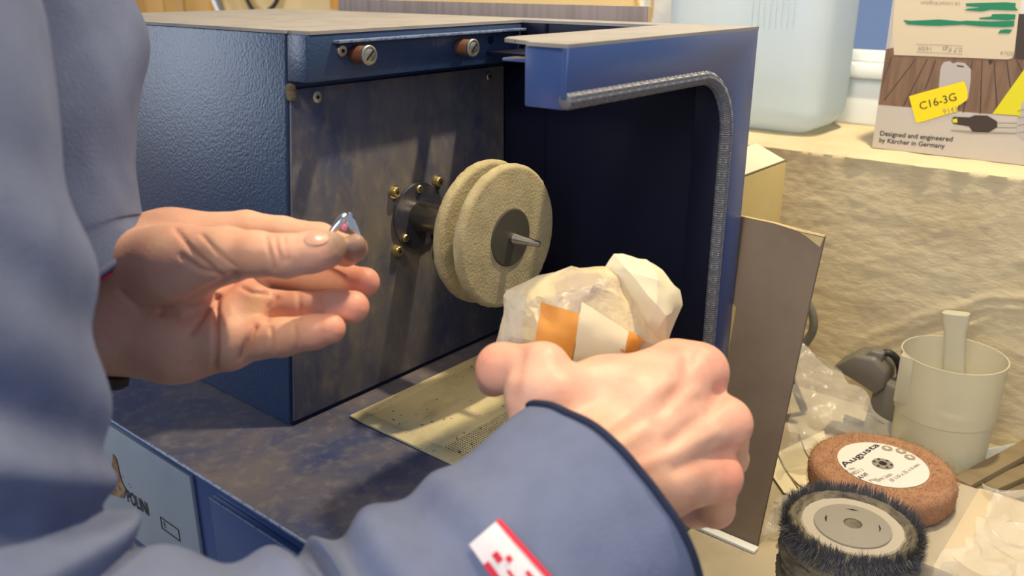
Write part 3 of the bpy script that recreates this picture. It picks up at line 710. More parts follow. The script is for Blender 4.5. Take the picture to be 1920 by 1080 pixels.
bg2 = film('plastic_film', [[on(1425, 1010, 2, ZT + .003), on(1470, 1000, 2, ZT + .003), on(1500, 985, 2, ZT + .003)], [on(1440, 960, 2, ZT + .02), on(1472, 950, 2, ZT + .035), on(1500, 945, 2, ZT + .03)], [on(1450, 935, 2, ZT + .003), on(1485, 930, 2, ZT + .006), on(1515, 930, 2, ZT + .004)]], .006, 55, 21, None, 14)
tag(bg2, 'small crumpled clear film between the cardboard sheet and black brush', 'plastic film')
pz = ZT + .0025
pr = empty('paper_sheet', on(1510, 870, 2, pz)); tag(pr, 'creased pale paper sheet with dark lines beside the cardboard sheet', 'paper')
prism('sheet', [on(u, v, 2, pz) for u, v in ((1452, 852), (1545, 808), (1552, 850), (1562, 884), (1515, 935), (1470, 925), (1446, 890))], (0, 0, .0008), PAPER, pr)
for q in (((1452, 838), (1496, 915)), ((1498, 815), (1530, 880)), ((1482, 894), (1520, 925))):
    loft('dark_line', [on(q[0][0], q[0][1], 2, pz + .001), on((q[0][0] + q[1][0]) / 2 - 4, (q[0][1] + q[1][1]) / 2, 2, pz + .001), on(q[1][0], q[1][1], 2, pz + .001)], .0009, BATTEN, pr, 6)

# brown fleece abrasive wheel, flat on the block
wc = at(1655, 871, .72); wz = wc.z; WR = .0572; wz0 = -.0832
fw = empty('fleece_wheel', (wc.x, wc.y, wz0)); tag(fw, 'brown fleece abrasive wheel with round white paper label', 'abrasive wheel')
jit = lambda a, h, r: (.0012 * noise.noise(Vector((math.cos(a) * 30, math.sin(a) * 30, h * 260))) + .0008 * noise.noise(Vector((math.cos(a) * 90, math.sin(a) * 90, h * 700)))) * (r > .04)
wt = wz - wz0
lathe('fleece_body', [(.006, 0), (WR * .6, 0), (WR - .004, .0), (WR - .001, .003), (WR, .008), (WR + .0005, wt * .5), (WR, wt - .006), (WR - .0015, wt - .002), (WR - .005, wt), (.036, wt - .0002), (.006, wt)], (wc.x, wc.y, wz0), (0, 0, 1), FLEECE, fw, 120, angle=80, disp=jit, caps=False)
V = []; Fc = []
for _ in range(5200):                                         # loose fibres
    a = random.uniform(0, 2 * math.pi)
    if random.random() < .55: r = WR; z = wz0 + random.uniform(.001, wt); n = Vector((math.cos(a), math.sin(a), random.uniform(-.4, .6)))
    else: r = random.uniform(.037, WR - .002); z = wz; n = Vector((random.uniform(-.8, .8), random.uniform(-.8, .8), 1))
    p = Vector((wc.x + r * math.cos(a), wc.y + r * math.sin(a), z)); n.normalize()
    t = Vector((random.uniform(-1, 1), random.uniform(-1, 1), random.uniform(-1, 1))).normalized() * .00022; L = random.uniform(.0010, .0024)
    k = len(V); V += [p - t - n * .0004, p + t - n * .0004, p + n * L + t * random.uniform(-4, 4)]; Fc.append((k, k + 1, k + 2))
tag(mesh_obj('fibres', V, Fc, FLEECE, fw), kind='stuff')
lz = wz + .0006; LR = .0355
lp = lathe('paper_label', [(.0085, 0), (LR, 0), (LR, .0006), (.0085, .0006), (.0085, 0)], (wc.x, wc.y, wz), (0, 0, 1), RLABEL, fw, 64, caps=False)
lathe('hub_bush', [(.0028, .0012), (.0082, .0012), (.0084, .0002), (.0084, -.004)], (wc.x, wc.y, wz), (0, 0, 1), PDISC, fw, 32, caps=False)
lathe('bore', [(.0032, 0), (.0032, .0004)], (wc.x, wc.y, wz + .001), (0, 0, 1), BLACK, fw, 20)
for k in range(6):
    a = k * math.pi / 3 + .3; c = Vector((wc.x + .0066 * math.cos(a), wc.y + .0066 * math.sin(a), wz + .0013))
    lathe('bush_notch', [(.0012, 0), (.0012, .0002)], c, (0, 0, 1), BLACK, fw, 8)
lz2 = wz + .0006; up = (0, 0, 1)
qz = lambda a, b: on(1460 + a / 3.7235, 790 + b / 3.7235, 2, lz2)
text('lettering', 'Augusta', qz(462, 322), qz(708, 170), up, INK, lp, .0004, .0058, bold=.01)
text('lettering', 'A/VF', qz(574, 406), qz(636, 374), up, INK, lp, .0004)
text('lettering', '4821.1', qz(520, 378), qz(598, 344), up, FAINT, lp, .0004)
text('lettering', 'P. No.', qz(484, 354), qz(540, 328), up, FAINT, lp, .0004)
text('lettering', 'Max', qz(650, 424), qz(692, 404), up, FAINT, lp, .0004)
text('lettering', 'RPM 3600', qz(700, 426), qz(800, 376), up, FAINT, lp, .0004)
text('lettering', 'Ø 110 x 25 x 6 mm', qz(796, 424), qz(990, 306), up, FAINT, lp, .0004)
for (a, b) in ((757, 190), (855, 209), (916, 252)):
    c = qz(a, b); s = lathe('safety_symbol', [(.0044, 0), (.0044, .0002)], (c.x, c.y, lz2 + .0002), (0, 0, 1), FAINT, lp, 28)
    decal('symbol_mark', [c + Vector((-.0022, -.001, 0)), c + Vector((.001, -.0022, 0)), c + Vector((.0024, .0008, 0)), c + Vector((.0004, .0008, 0)), c + Vector((-.0008, .0024, 0))], up, RLABEL, s, .0006)

# black bristle brush wheel
bc = at(1600, 972, .605); BR = .0455; bz = bc.z
bw = empty('brush_wheel', (bc.x, bc.y, ZT)); tag(bw, 'black bristled round brush with grey plastic hub disc in front', 'brush')
ht = bz - ZT
lay = [(BR * .98, 0), (BR * 1.04, .004)]
n_l = 7
for k in range(n_l):
    h0_ = .006 + (ht - .022) * k / n_l; h1_ = .006 + (ht - .022) * (k + 1) / n_l
    lay += [(BR * (.985 + .03 * (k % 2)), h0_), (BR * (1.015 + .03 * (k % 2)), (h0_ + h1_) / 2), (BR * .995, h1_ - .001), (BR * .965, h1_)]
lay += [(BR * .97, ht - .012), (BR * .93, ht - .005), (BR * .86, ht - .003), (BR * .80, ht - .008), (BR * .74, ht - .007), (BR * .60, ht - .008), (.004, ht - .008)]
jb = lambda a, h, r: .0013 * noise.noise(Vector((math.cos(a) * 12, math.sin(a) * 12, h * 220))) + .0007 * noise.noise(Vector((math.cos(a) * 60, math.sin(a) * 60, h * 500)))
lathe('felt_body', lay, (bc.x, bc.y, ZT), (0, 0, 1), FELT, bw, 120, angle=80, disp=jb)
lathe('dust_ring', [(.020, 0), (.0335, 0), (.0345, .0012), (.0335, .0025), (.020, .0018)], (bc.x, bc.y, bz - .008), (0, 0, 1), DUST, bw, 64, disp=lambda a, h, r: .0010 * noise.noise(Vector((math.cos(a) * 8, math.sin(a) * 8, h * 300))))
hub = lathe('hub_plate', [(.0255, 0), (.0258, .0008), (.0255, .0016), (.0062, .0030), (.0060, .0010)], (bc.x + .0005, bc.y - .001, bz - .0062), (0, 0, 1), PDISC, bw, 56)
lathe('hub_bore', [(.0056, 0), (.0056, .0004)], (bc.x + .0005, bc.y - .001, bz - .0042), (0, 0, 1), FELT, bw, 20)
for k in range(4):
    a = .35 + k * math.pi / 2; c = Vector((bc.x + .0175 * math.cos(a), bc.y + .0175 * math.sin(a), bz - .0040)); t = Vector((-math.sin(a), math.cos(a), 0)); n = Vector((math.cos(a), math.sin(a), 0))
    mesh_obj('hub_slot', [c - t * .0045, c + n * .0011, c + t * .0045, c - n * .0011], [(0, 1, 2, 3)], BLACK, hub)
V = []; Fc = []
for _ in range(4200):
    a = random.uniform(0, 2 * math.pi); tuft = round(a * 30 / math.pi) * math.pi / 30; a = a * .2 + tuft * .8 + random.uniform(-.02, .02)
    r = BR * random.uniform(.885, 1.0); z = bz - .014 + random.uniform(0, .006)
    p = Vector((bc.x + r * math.cos(a), bc.y + r * math.sin(a), z)); cl = noise.noise(Vector((math.cos(a) * 9, math.sin(a) * 9, 4)))
    n = Vector((math.cos(a) * random.uniform(-.1, .5), math.sin(a) * random.uniform(-.1, .5), 1)) + Vector((-math.sin(a), math.cos(a), 0)) * (cl * .9 + random.uniform(-.25, .25)); n.normalize()
    w = Vector((-math.sin(a), math.cos(a), 0)) * .00030; L = random.uniform(.009, .015)
    k = len(V); V += [p - w, p + w, p + n * L * .6 + w * .8, p + n * L]; Fc += [(k, k + 1, k + 2), (k, k + 2, k + 3)]
for _ in range(2600):                                         # bristles hanging over the outer rim
    a = random.uniform(0, 2 * math.pi); z = bz - random.uniform(.004, .018)
    p = Vector((bc.x + BR * .99 * math.cos(a), bc.y + BR * .99 * math.sin(a), z)); n = Vector((math.cos(a) * .5, math.sin(a) * .5, random.uniform(-.6, .8))).normalized()
    w = Vector((-math.sin(a), math.cos(a), 0)) * .0004; L = random.uniform(.003, .007)
    k = len(V); V += [p - w, p + w, p + n * L]; Fc.append((k, k + 1, k + 2))
tag(mesh_obj('bristles', V, Fc, BRISTLE, bw), kind='stuff')

# tray with battens at the right edge
tz = ZT + .002
t0, t1 = on(1782, 856, 2, -.10), on(1935, 826, 2, -.10)
tr = empty('paper_tray', (t0.x + .05, t0.y, ZT)); tag(tr, 'white shallow tray edge behind the wooden battens', 'tray')
prism('tray_rim', [t0, t1, t1 + Vector((.001, .003, 0)), t0 + Vector((.001, .003, 0))], (0, 0, -.0185), WFRAME, tr, .0006)
prism('tray_floor', [Vector((t0.x, t0.y, tz)), Vector((t1.x, t1.y, tz)), Vector((t1.x + .06, t1.y - .10, tz)), Vector((t0.x + .09, t0.y - .03, tz))], (0, 0, -.0015), WFRAME, tr)
def batten(p0, p1, w, h, label):
    d = (p1 - p0).normalized(); s = Vector((d.y, -d.x, 0)) * w
    o = prism('wooden_batten', [p0, p1, p1 + s, p0 + s], (0, 0, -h), BATTEN, None, .0006); tag(o, label, 'batten', 'wooden battens'); return o
bz_ = -.083
batten(on(1787, 894, 2, bz_), on(1960, 802, 2, bz_), .016, .020, 'olive brown wooden batten nearest the white tray edge')
batten(on(1795, 922, 2, bz_ - .006), on(1990, 838, 2, bz_ - .006), .014, .014, 'olive brown wooden batten in the middle of the three')
batten(on(1850, 925, 2, bz_ - .012), on(2010, 870, 2, bz_ - .012), .016, .012, 'lowest olive brown batten next to the film wrapped block')

# --- far wall behind the machine
planks = ((238, 306, OWOOD), (307, 344, OWOOD), (346, 392, OWOOD))
lbl = ('wide orange wooden plank at the far left by the sleeve', 'narrow orange wooden plank between two wider ones on the far wall', 'orange wooden plank next to the white conduit on the far wall')
for (u0, u1, mt), lb in zip(planks, lbl):
    a = on(u0, 12, 1, .77); b = on(u1, 12, 1, .77)
    o = box('wooden_plank', (a.x, .77, ZF), (b.x, .795, .9), mt, None, .003); tag(o, lb, 'plank', 'planks on the far wall')
a = on(402, 0, 1, .74); b = on(414, 28, 1, .74); d = (b - a).normalized(); tt = (ZF - b.z) / d.z * .25
cp = empty('conduit_pipe', b + d * tt); tag(cp, 'white and grey conduit pipe leaning against the far yellow wall', 'pipe')
loft('pipe', [a - d * .6, a, b, b + d * tt], .0065, WFRAME, cp, 12)
sx_ = Vector((.014, 0, 0)); loft('cable_cover', [a - d * .6 + sx_, a + sx_, b + sx_, b + d * tt + sx_], .0055, GREYPL, cp, 12)
cy = .785; cx = on(488, 0, 1, cy); ck = loft('black_cable', [Vector((cx.x + .066 * math.cos(t), cy - .004 * math.sin(3 * t), cx.z + .040 + .066 * math.sin(t))) for t in [i * 2 * math.pi / 48 for i in range(49)]], .0045, CABLE, None, 12)
tag(ck, 'coiled black cable hanging on the yellow wall', 'cable')
a = on(638, 8, 1, .78); o = box('wall_bracket', (a.x - .007, .76, a.z - .009), (a.x + .007, .80, a.z + .20), OWOOD, None, .002); tag(o, 'small wooden bracket on the yellow wall', 'bracket')
a = on(712, 10, 1, .78); o = loft('hanging_cord', [(a.x, .79, a.z), (a.x, .79, a.z + .1), (a.x + .002, .79, a.z + .4)], .0052, CABLE, None, 10); tag(o, 'short black cord end hanging above the cardboard panel', 'cord')

# ================================================================== the person
person = empty('person', (-.07, -.42, ZF)); tag(person, 'person in a blue work jacket holding a ring and a wrapped packet at the machine', 'person')
A = lambda u, v, d: np.array(at(u, v, d))
mm = .001
def chain(pts, k, first_k=None):
    """pts: (u, v, depth, radius mm) -> round cones"""
    out = []
    for i in range(len(pts) - 1):
        a, b = pts[i], pts[i + 1]
        out.append((A(*a[:3]), A(*b[:3]), a[3] * mm, b[3] * mm, (first_k if (i == 0 and first_k) else k) * mm))
    return out
LEFT_ELBOW = np.array(at(20, -280, .475)); LEFT_SHOULDER = np.array((-.24, -.32, .43))
RIGHT_ELBOW = np.array((.178, -.282, .105)); RIGHT_SHOULDER = np.array((.08, -.28, .40))

# ---- left hand: palm to the camera, thumb and index pinching the ring
L = []
L += chain([(120, 520, .480, 25), (205, 555, .478, 27)], 10)
L += chain([(190, 490, .482, 23), (320, 458, .486, 18), (462, 430, .490, 10.5)], 12)            # index metacarpal
L += chain([(200, 540, .482, 22), (470, 495, .494, 12)], 12)
L += chain([(205, 590, .478, 24), (462, 572, .486, 13)], 12)
L += chain([(225, 625, .470, 23.5), (330, 642, .469, 20), (425, 640, .469, 16)], 12)            # little finger side
L += chain([(440, 560, .478, 12), (425, 635, .464, 14)], 8)                                      # pads under the fingers
L += chain([(478, 560, .474, 8.5), (470, 600, .470, 8.5)], 5)
L += chain([(235, 505, .466, 22), (330, 497, .452, 20), (425, 478, .441, 14.5)], 9)             # ball of the thumb
L += chain([(425, 478, .441, 13.5), (480, 476, .436, 11.2), (535, 480, .434, 10.6), (585, 473, .437, 10.0), (612, 468, .442, 8.8), (622, 462, .444, 7.0)], 4)
L += chain([(462, 430, .490, 10.5), (530, 437, .488, 9.2), (600, 448, .484, 8.8), (648, 470, .472, 8.2), (664, 466, .456, 6.6), (666, 458, .449, 5.6)], 3)  # index
L += chain([(470, 498, .494, 11), (590, 520, .498, 9.8), (650, 527, .491, 9.0), (684, 529, .485, 8.5)], 3)  # middle
L += chain([(475, 575, .486, 11.5), (560, 580, .477, 9.6), (622, 578, .469, 9.4), (662, 575, .465, 8.8)], 3)  # ring finger
L += chain([(440, 638, .468, 13), (530, 632, .461, 10.2), (588, 622, .455, 9.0), (620, 616, .452, 7.9)], 3)  # little finger
VL, QL = sdf_mesh(L, .00125); VL = relax(VL, QL, 2)
NL = normals(VL, QL)

def crease(V, N, pts, width, depth, dmin, dmax):
    """press a groove into the skin along a polyline (px), only on the side facing the viewer"""
    u, v, d = project(V); P = np.stack([u, v], 1); best = np.full(len(V), 1e9)
    for (a, b) in zip(pts[:-1], pts[1:]):
        a = np.array(a, float); b = np.array(b, float); ab = b - a
        t = np.clip(((P - a) @ ab) / (ab @ ab), 0, 1); best = np.minimum(best, np.linalg.norm(P - a - t[:, None] * ab, axis=1))
    view = (V - CAM); view /= np.linalg.norm(view, axis=1)[:, None]
    front = np.clip(-(N * view).sum(1) * 2, 0, 1) * ((d > dmin) & (d < dmax))
    g = np.exp(-(best / width) ** 2) * front
    return V - N * (g * depth)[:, None], g
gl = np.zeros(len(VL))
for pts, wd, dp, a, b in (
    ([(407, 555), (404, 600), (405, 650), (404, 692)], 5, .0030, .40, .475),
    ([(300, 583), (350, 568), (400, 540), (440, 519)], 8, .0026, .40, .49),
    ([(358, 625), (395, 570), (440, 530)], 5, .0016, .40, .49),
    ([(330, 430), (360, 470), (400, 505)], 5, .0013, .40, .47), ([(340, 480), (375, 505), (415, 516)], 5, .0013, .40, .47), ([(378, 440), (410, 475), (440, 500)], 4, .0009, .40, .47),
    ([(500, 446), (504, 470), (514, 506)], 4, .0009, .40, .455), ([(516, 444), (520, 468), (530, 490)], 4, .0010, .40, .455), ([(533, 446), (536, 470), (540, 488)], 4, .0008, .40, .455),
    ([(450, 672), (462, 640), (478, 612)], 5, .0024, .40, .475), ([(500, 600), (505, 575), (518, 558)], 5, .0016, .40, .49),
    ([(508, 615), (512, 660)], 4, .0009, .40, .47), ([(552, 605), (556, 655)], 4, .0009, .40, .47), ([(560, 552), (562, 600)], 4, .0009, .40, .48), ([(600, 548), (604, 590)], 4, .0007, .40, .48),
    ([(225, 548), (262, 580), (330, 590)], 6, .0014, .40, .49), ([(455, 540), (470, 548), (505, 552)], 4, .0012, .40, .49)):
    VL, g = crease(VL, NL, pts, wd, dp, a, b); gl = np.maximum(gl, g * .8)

# ---- right hand: back of the hand to the camera, closed round the packet
Rr = []
Rr += chain([(1040, 960, .405, 25), (1100, 885, .416, 25)], 10)
Rr += chain([(1060, 825, .430, 18), (1165, 742, .446, 16), (1262, 688, .470, 14.5)], 10)
Rr += chain([(1090, 850, .424, 20), (1200, 770, .438, 17), (1312, 696, .463, 15.2)], 10)
Rr += chain([(1105, 875, .420, 21), (1235, 835, .430, 17.5), (1360, 793, .453, 13.6)], 10)
Rr += chain([(1120, 915, .416, 20), (1230, 905, .422, 17), (1345, 893, .446, 12.6)], 10)
Rr += chain([(1040, 742, .430, 15), (1130, 728, .448, 14.5), (1220, 712, .462, 12)], 9)           # web
Rr += chain([(1020, 805, .430, 17), (1005, 735, .434, 15), (1018, 692, .440, 13), (940, 690, .455, 12.6), (925, 712, .478, 9.5)], 5)
Rr += chain([(1262, 688, .470, 14), (1276, 705, .514, 10.5), (1232, 700, .540, 9.4), (1195, 690, .541, 8.4)], 4)
Rr += chain([(1312, 700, .463, 14), (1328, 762, .508, 10.5), (1272, 772, .545, 9.4), (1228, 752, .548, 8.4)], 4)
Rr += chain([(1360, 795, .453, 13), (1368, 860, .492, 10), (1312, 862, .530, 9), (1268, 838, .538, 8)], 4)
Rr += chain([(1345, 895, .446, 12), (1342, 955, .474, 9.6), (1305, 962, .502, 8.2), (1284, 930, .516, 7.4)], 4)
VR, QR = sdf_mesh(Rr, .0013); VR = relax(VR, QR, 2)
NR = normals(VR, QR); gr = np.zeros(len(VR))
for pts, wd, dp in (([(1250, 720), (1180, 775), (1120, 815)], 16, -.0011), ([(1300, 735), (1220, 800), (1140, 850)], 14, -.0012), ([(1340, 810), (1250, 855), (1180, 885)], 13, -.0010),
                    ([(1290, 672), (1282, 720), (1230, 790)], 16, .0016), ([(1352, 735), (1330, 770), (1260, 825)], 16, .0020), ([(1372, 845), (1340, 855), (1270, 880)], 14, .0018), ([(978, 655), (972, 700), (962, 740)], 12, .0012)):
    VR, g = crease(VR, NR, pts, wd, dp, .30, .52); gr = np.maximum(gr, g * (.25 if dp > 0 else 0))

# ---- forearms, arms, trunk, neck and head (under the clothes and above the frame)
W3 = lambda *p: np.array(p, float)
Bd = []
def seg(a, b, ra, rb, k=.03): Bd.append((np.array(a, float), np.array(b, float), ra, rb, k))
lw = A(120, 520, .480); seg(lw, LEFT_ELBOW, .024, .038, .01); seg(LEFT_ELBOW, LEFT_SHOULDER, .040, .052)
rw = A(1060, 935, .408); rm = A(860, 1130, .390); seg(rw, rm, .025, .032, .01); seg(rm, A(500, 1350, .350), .032, .036, .01); seg(A(500, 1350, .350), RIGHT_ELBOW, .036, .038, .01); seg(RIGHT_ELBOW, RIGHT_SHOULDER, .042, .052)
seg(LEFT_SHOULDER, (-.08, -.33, .45), .055, .07); seg(RIGHT_SHOULDER, (-.08, -.33, .45), .055, .07)
seg((-.15, -.36, .33), (-.13, -.44, -.02), .095, .09, .06); seg((.0, -.36, .33), (-.01, -.44, -.02), .095, .09, .06)
seg((-.07, -.34, .45), (-.065, -.30, .54), .058, .055, .03)                                       # neck
seg((-.065, -.285, .62), (-.065, -.30, .665), .078, .088, .03)                                    # skull
seg((-.065, -.245, .575), (-.065, -.255, .61), .045, .055, .03)                                   # jaw
seg((-.065, -.205, .645), (-.065, -.188, .612), .010, .016, .012)                                 # nose
seg((-.092, -.212, .655), (-.038, -.212, .655), .018, .018, .012)                                 # brow
seg((-.083, -.205, .575), (-.047, -.205, .575), .009, .009, .008)                                 # mouth
for s in (-1, 1): seg((-.065 + s * .086, -.292, .645), (-.065 + s * .085, -.296, .612), .016, .012, .006)
VB, QB = sdf_mesh(Bd, .006); VB = relax(VB, QB, 2)

V = np.concatenate([VL, VR, VB]); Q = np.concatenate([QL, QR + len(VL), QB + len(VL) + len(VR)])
me = bpy.data.meshes.new('body'); me.from_pydata(V.tolist(), [], Q.tolist()); me.update()
tone = np.ones((len(V), 4), np.float32)
def stain(c, r, col, sl):
    d = np.linalg.norm(V[sl] - c, axis=1); w = np.clip(1.3 - d / r, 0, 1)[:, None]
    tone[sl, :3] = tone[sl, :3] * (1 - w) + np.array(col) * w
slL = slice(0, len(VL)); slR = slice(len(VL), len(VL) + len(VR))
tone[slL, :3] *= (1 - .12 * gl[:, None] * np.array([.2, .9, .9])); tone[slR, :3] *= (1 - .4 * gr[:, None] * np.array([.2, 1, 1]))  # creases tinted: some skin redness, some crease shade painted into the tone
for c, r in ((A(690, 530, .482), .014), (A(668, 575, .462), .014), (A(625, 617, .45), .013)): stain(c, r, (1.05, .84, .82), slL)      # pink finger tips
for c, r in ((A(1290, 665, .46), .020), (A(1375, 790, .45), .018), (A(1355, 895, .44), .018), (A(930, 680, .45), .018)): stain(c, r, (1.06, .84, .82), slR)
stain(A(632, 458, .438), .0105, (.40, .46, .48), slL); stain(A(670, 462, .447), .0130, (.44, .50, .52), slL)                # polishing dirt on thumb and index tip
stain(A(482, 566, .462), .008, (1.0, 1.06, .85), slL)
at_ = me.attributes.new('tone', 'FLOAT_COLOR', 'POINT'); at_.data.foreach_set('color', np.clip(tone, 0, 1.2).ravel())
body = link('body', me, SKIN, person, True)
# hair and eyes
HV, HQ = sdf_mesh([(W3(-.065, -.312, .668), W3(-.065, -.318, .685), .090, .090, .02), (W3(-.065, -.345, .60), W3(-.065, -.34, .66), .060, .078, .03)], .006)
mesh_obj('hair', relax(HV, HQ, 2), HQ.tolist(), HAIR, person, True)
for s in (-1, 1): lathe('eye', [(.0005, .012), (.006, .010), (.0105, .005), (.012, 0), (.0105, -.006)], (-.065 + s * .031, -.2165, .640), (0, 1, -.15), TAGW, person, 16)

# ---- jacket
def cloth_r(seed, folds, amp=.045):
    def f(i, s, a, r):
        q = noise.fractal(Vector((math.cos(a) * 1.3 + seed, math.sin(a) * 1.3, s * 9)), 1.0, 2.0, 3)
        r2 = r * (1 + amp * q)
        for (s0, tilt, ph, w, h) in folds:
            x = (s - s0 - tilt * math.sin(a - ph)) / w
            r2 += h * (math.exp(-x * x) - .8 * math.exp(-(x + 1.7) ** 2)) * (.8 + .2 * math.cos(a - ph + .8))
        return r2
    return f
jacket = empty('jacket', (-.07, -.40, .0)); jacket.parent = person; jacket.matrix_parent_inverse = world_of(person).inverted()

# right sleeve: shoulder, elbow, cuff
E_ = Vector(RIGHT_ELBOW)
rp = [(.085, -.277, .415, .080), (.114, -.264, .345, .070), (.140, -.258, .270, .0645), (.160, -.266, .190, .0625), (.180, -.273, .115, .0585), (.206, -.256, .066, .0580)]
for u, v, d, r in ((330, 1338, .325, .0565), (620, 1280, .362, .0560), (850, 1160, .384, .0585), (1005, 1070, .400, .0610), (1128, 968, .421, .0630)):
    p = at(u, v, d); rp.append((p.x, p.y, p.z, r))
rs = smooth_path(rp, 14)
rpts = resample([Vector(p[:3]) for p in rs], .0028)
cum = np.concatenate([[0], np.cumsum([(Vector(b[:3]) - Vector(a[:3])).length for a, b in zip(rs[:-1], rs[1:])])])
rad = np.interp(np.arange(len(rpts)) * .0028, cum, [p[3] for p in rs])
TOT = len(rpts) * .0028
folds_r = [(TOT - .055, .016, 1.1, .010, .0030), (TOT - .085, .020, 1.4, .010, .0050), (TOT - .120, .022, 1.5, .011, .0060), (TOT - .160, .020, 1.9, .012, .0055), (TOT - .205, .020, 1.7, .013, .0050), (TOT - .25, .018, 2.0, .014, .0050), (TOT - .30, .016, 2.4, .014, .0060), (.16, .05, 4, .018, .005), (.09, .05, 3, .02, .006), (.22, .05, 3.4, .016, .005), (.275, .03, 3.2, .011, .0075), (.315, .02, 3.0, .011, .0075)]
rf = cloth_r(3.1, folds_r)
sl_r = loft('right_sleeve', rpts, rad, CLOTH, jacket, 110, caps=False, rfun=rf, ref=Vector((0, 0, 1)))
bpt = rpts[-3:]; dirv = (rpts[-1] - rpts[-4]).normalized()
def ring_of(o, i, n=110): return [o.data.vertices[i * n + k].co.copy() for k in range(n)]
def edge_tube(name, o, mat, rad_, parent, n=110):
    last = len(o.data.vertices) // n - 1; R_ = ring_of(o, last); R_.append(R_[0])
    return loft(name, R_, rad_, mat, parent, 10, caps=False)
edge_tube('cuff_edge', sl_r, CUFFDARK, .0020, jacket)  # thin darker tube round the end of the sleeve
def lining(name, o, mat, parent, d, depth=.03, shrink=.94, n=110, out_=0.0):
    last = len(o.data.vertices) // n - 1; R_ = ring_of(o, last); c = sum(R_, Vector()) / n; V = []; Fc = []
    for k in range(4):
        for p in R_: V.append(c + (p - c) * (shrink - .02 * k) + d * (out_ - depth * k / 3))
    for k in range(3):
        for j in range(n): Fc.append((k * n + j, k * n + (j + 1) % n, (k + 1) * n + (j + 1) % n, (k + 1) * n + j))
    return mesh_obj(name, V, Fc, mat, parent, True)
lining('cuff_lining', sl_r, CUFFDARK, jacket, dirv)

# woven tag on the sleeve, laid on the cloth
def surface_patch(name, o, n, px, mat, parent, lift, nu=10, nv=14, rounded=False):
    """drape a quad (px corners) on the visible side of a mesh"""
    from mathutils.bvhtree import BVHTree
    bv = BVHTree.FromPolygons([v.co for v in o.data.vertices], [tuple(p.vertices) for p in o.data.polygons]); V = []; Fc = []
    for i in range(nu + 1):
        for j in range(nv + 1):
            a = i / nu; b = j / nv
            if rounded:
                a, b = 2 * a - 1, 2 * b - 1; a, b = .5 + .5 * a * math.sqrt(1 - b * b / 2), .5 + .5 * b * math.sqrt(1 - a * a / 2)
            q = (np.array(px[0]) * (1 - a) + np.array(px[1]) * a) * (1 - b) + (np.array(px[3]) * (1 - a) + np.array(px[2]) * a) * b
            r_ = Vector(ray(q[0], q[1])).normalized(); h = bv.ray_cast(Vector(CAM), r_)
            p = h[0] if h[0] is not None else at(q[0], q[1], .4)
            nrm = h[1] if h[1] is not None else -r_
            if nrm.dot(r_) > 0: nrm = -nrm
            V.append(p + nrm * lift)
    for i in range(nu):
        for j in range(nv): k = i * (nv + 1) + j; Fc.append((k, k + 1, k + nv + 2, k + nv + 1))
    return mesh_obj(name, V, Fc, mat, parent, True)
def lerp2(px, a, b):
    return (np.array(px[0]) * (1 - a) + np.array(px[1]) * a) * (1 - b) + (np.array(px[3]) * (1 - a) + np.array(px[2]) * a) * b
TQ = [(882, 1022), (936, 976), (1072, 1125), (1000, 1190)]
tg = surface_patch('sleeve_tag', sl_r, 110, TQ, TAGW, jacket, .0012)
sub = lambda a0, a1, b0, b1: [lerp2(TQ, a0, b0), lerp2(TQ, a1, b0), lerp2(TQ, a1, b1), lerp2(TQ, a0, b1)]
for q in ((.88, 1, 0, 1), (0, .16, .22, 1), (.30, .46, .20, .30), (.34, .42, .40, .52), (.5, .62, .30, .36), (.40, .58, .62, .72), (.62, .72, .52, .60)):
    surface_patch('tag_print', sl_r, 110, sub(*q), RED, tg, .0017, 4, 8)

surface_patch('thumb_nail', body, 0, [(570, 436), (612, 434), (618, 458), (572, 462)], NAIL, body, .0006, 10, 10, True)

# left sleeve
lp_ = []
for u, v, d, r in ((186, 556, .474, .0425), (112, 470, .470, .0470), (72, 335, .466, .0500), (62, 160, .464, .0520), (44, -50, .465, .0530), (14, -260, .475, .0580)):
    p = at(u, v, d); lp_.append((p.x, p.y, p.z, r))
lp_ += [(-.10, -.19, .425, .066), (-.185, -.27, .435, .078), (-.235, -.315, .43, .088)]
lp_ = lp_[::-1]
ls = smooth_path(lp_, 14); lpts = resample([Vector(p[:3]) for p in ls], .003)
cum = np.concatenate([[0], np.cumsum([(Vector(b[:3]) - Vector(a[:3])).length for a, b in zip(ls[:-1], ls[1:])])])
rad = np.interp(np.arange(len(lpts)) * .003, cum, [p[3] for p in ls]); TL = len(lpts) * .003
folds_l = [(TL - .10, .05, .6, .024, .0045), (TL - .17, .06, 2.9, .022, .005), (TL - .25, .05, 1.0, .024, .005)]
sl_l = loft('left_sleeve', lpts, rad, CLOTH, jacket, 110, caps=False, rfun=cloth_r(8.7, folds_l), ref=Vector((0, 0, 1)))
dl = (lpts[-1] - lpts[-4]).normalized()
edge_tube('cuff_edge', sl_l, CLOTH, .0022, jacket)
lining('cuff_lining', sl_l, RED, jacket, dl, .03, .97, out_=.0035)
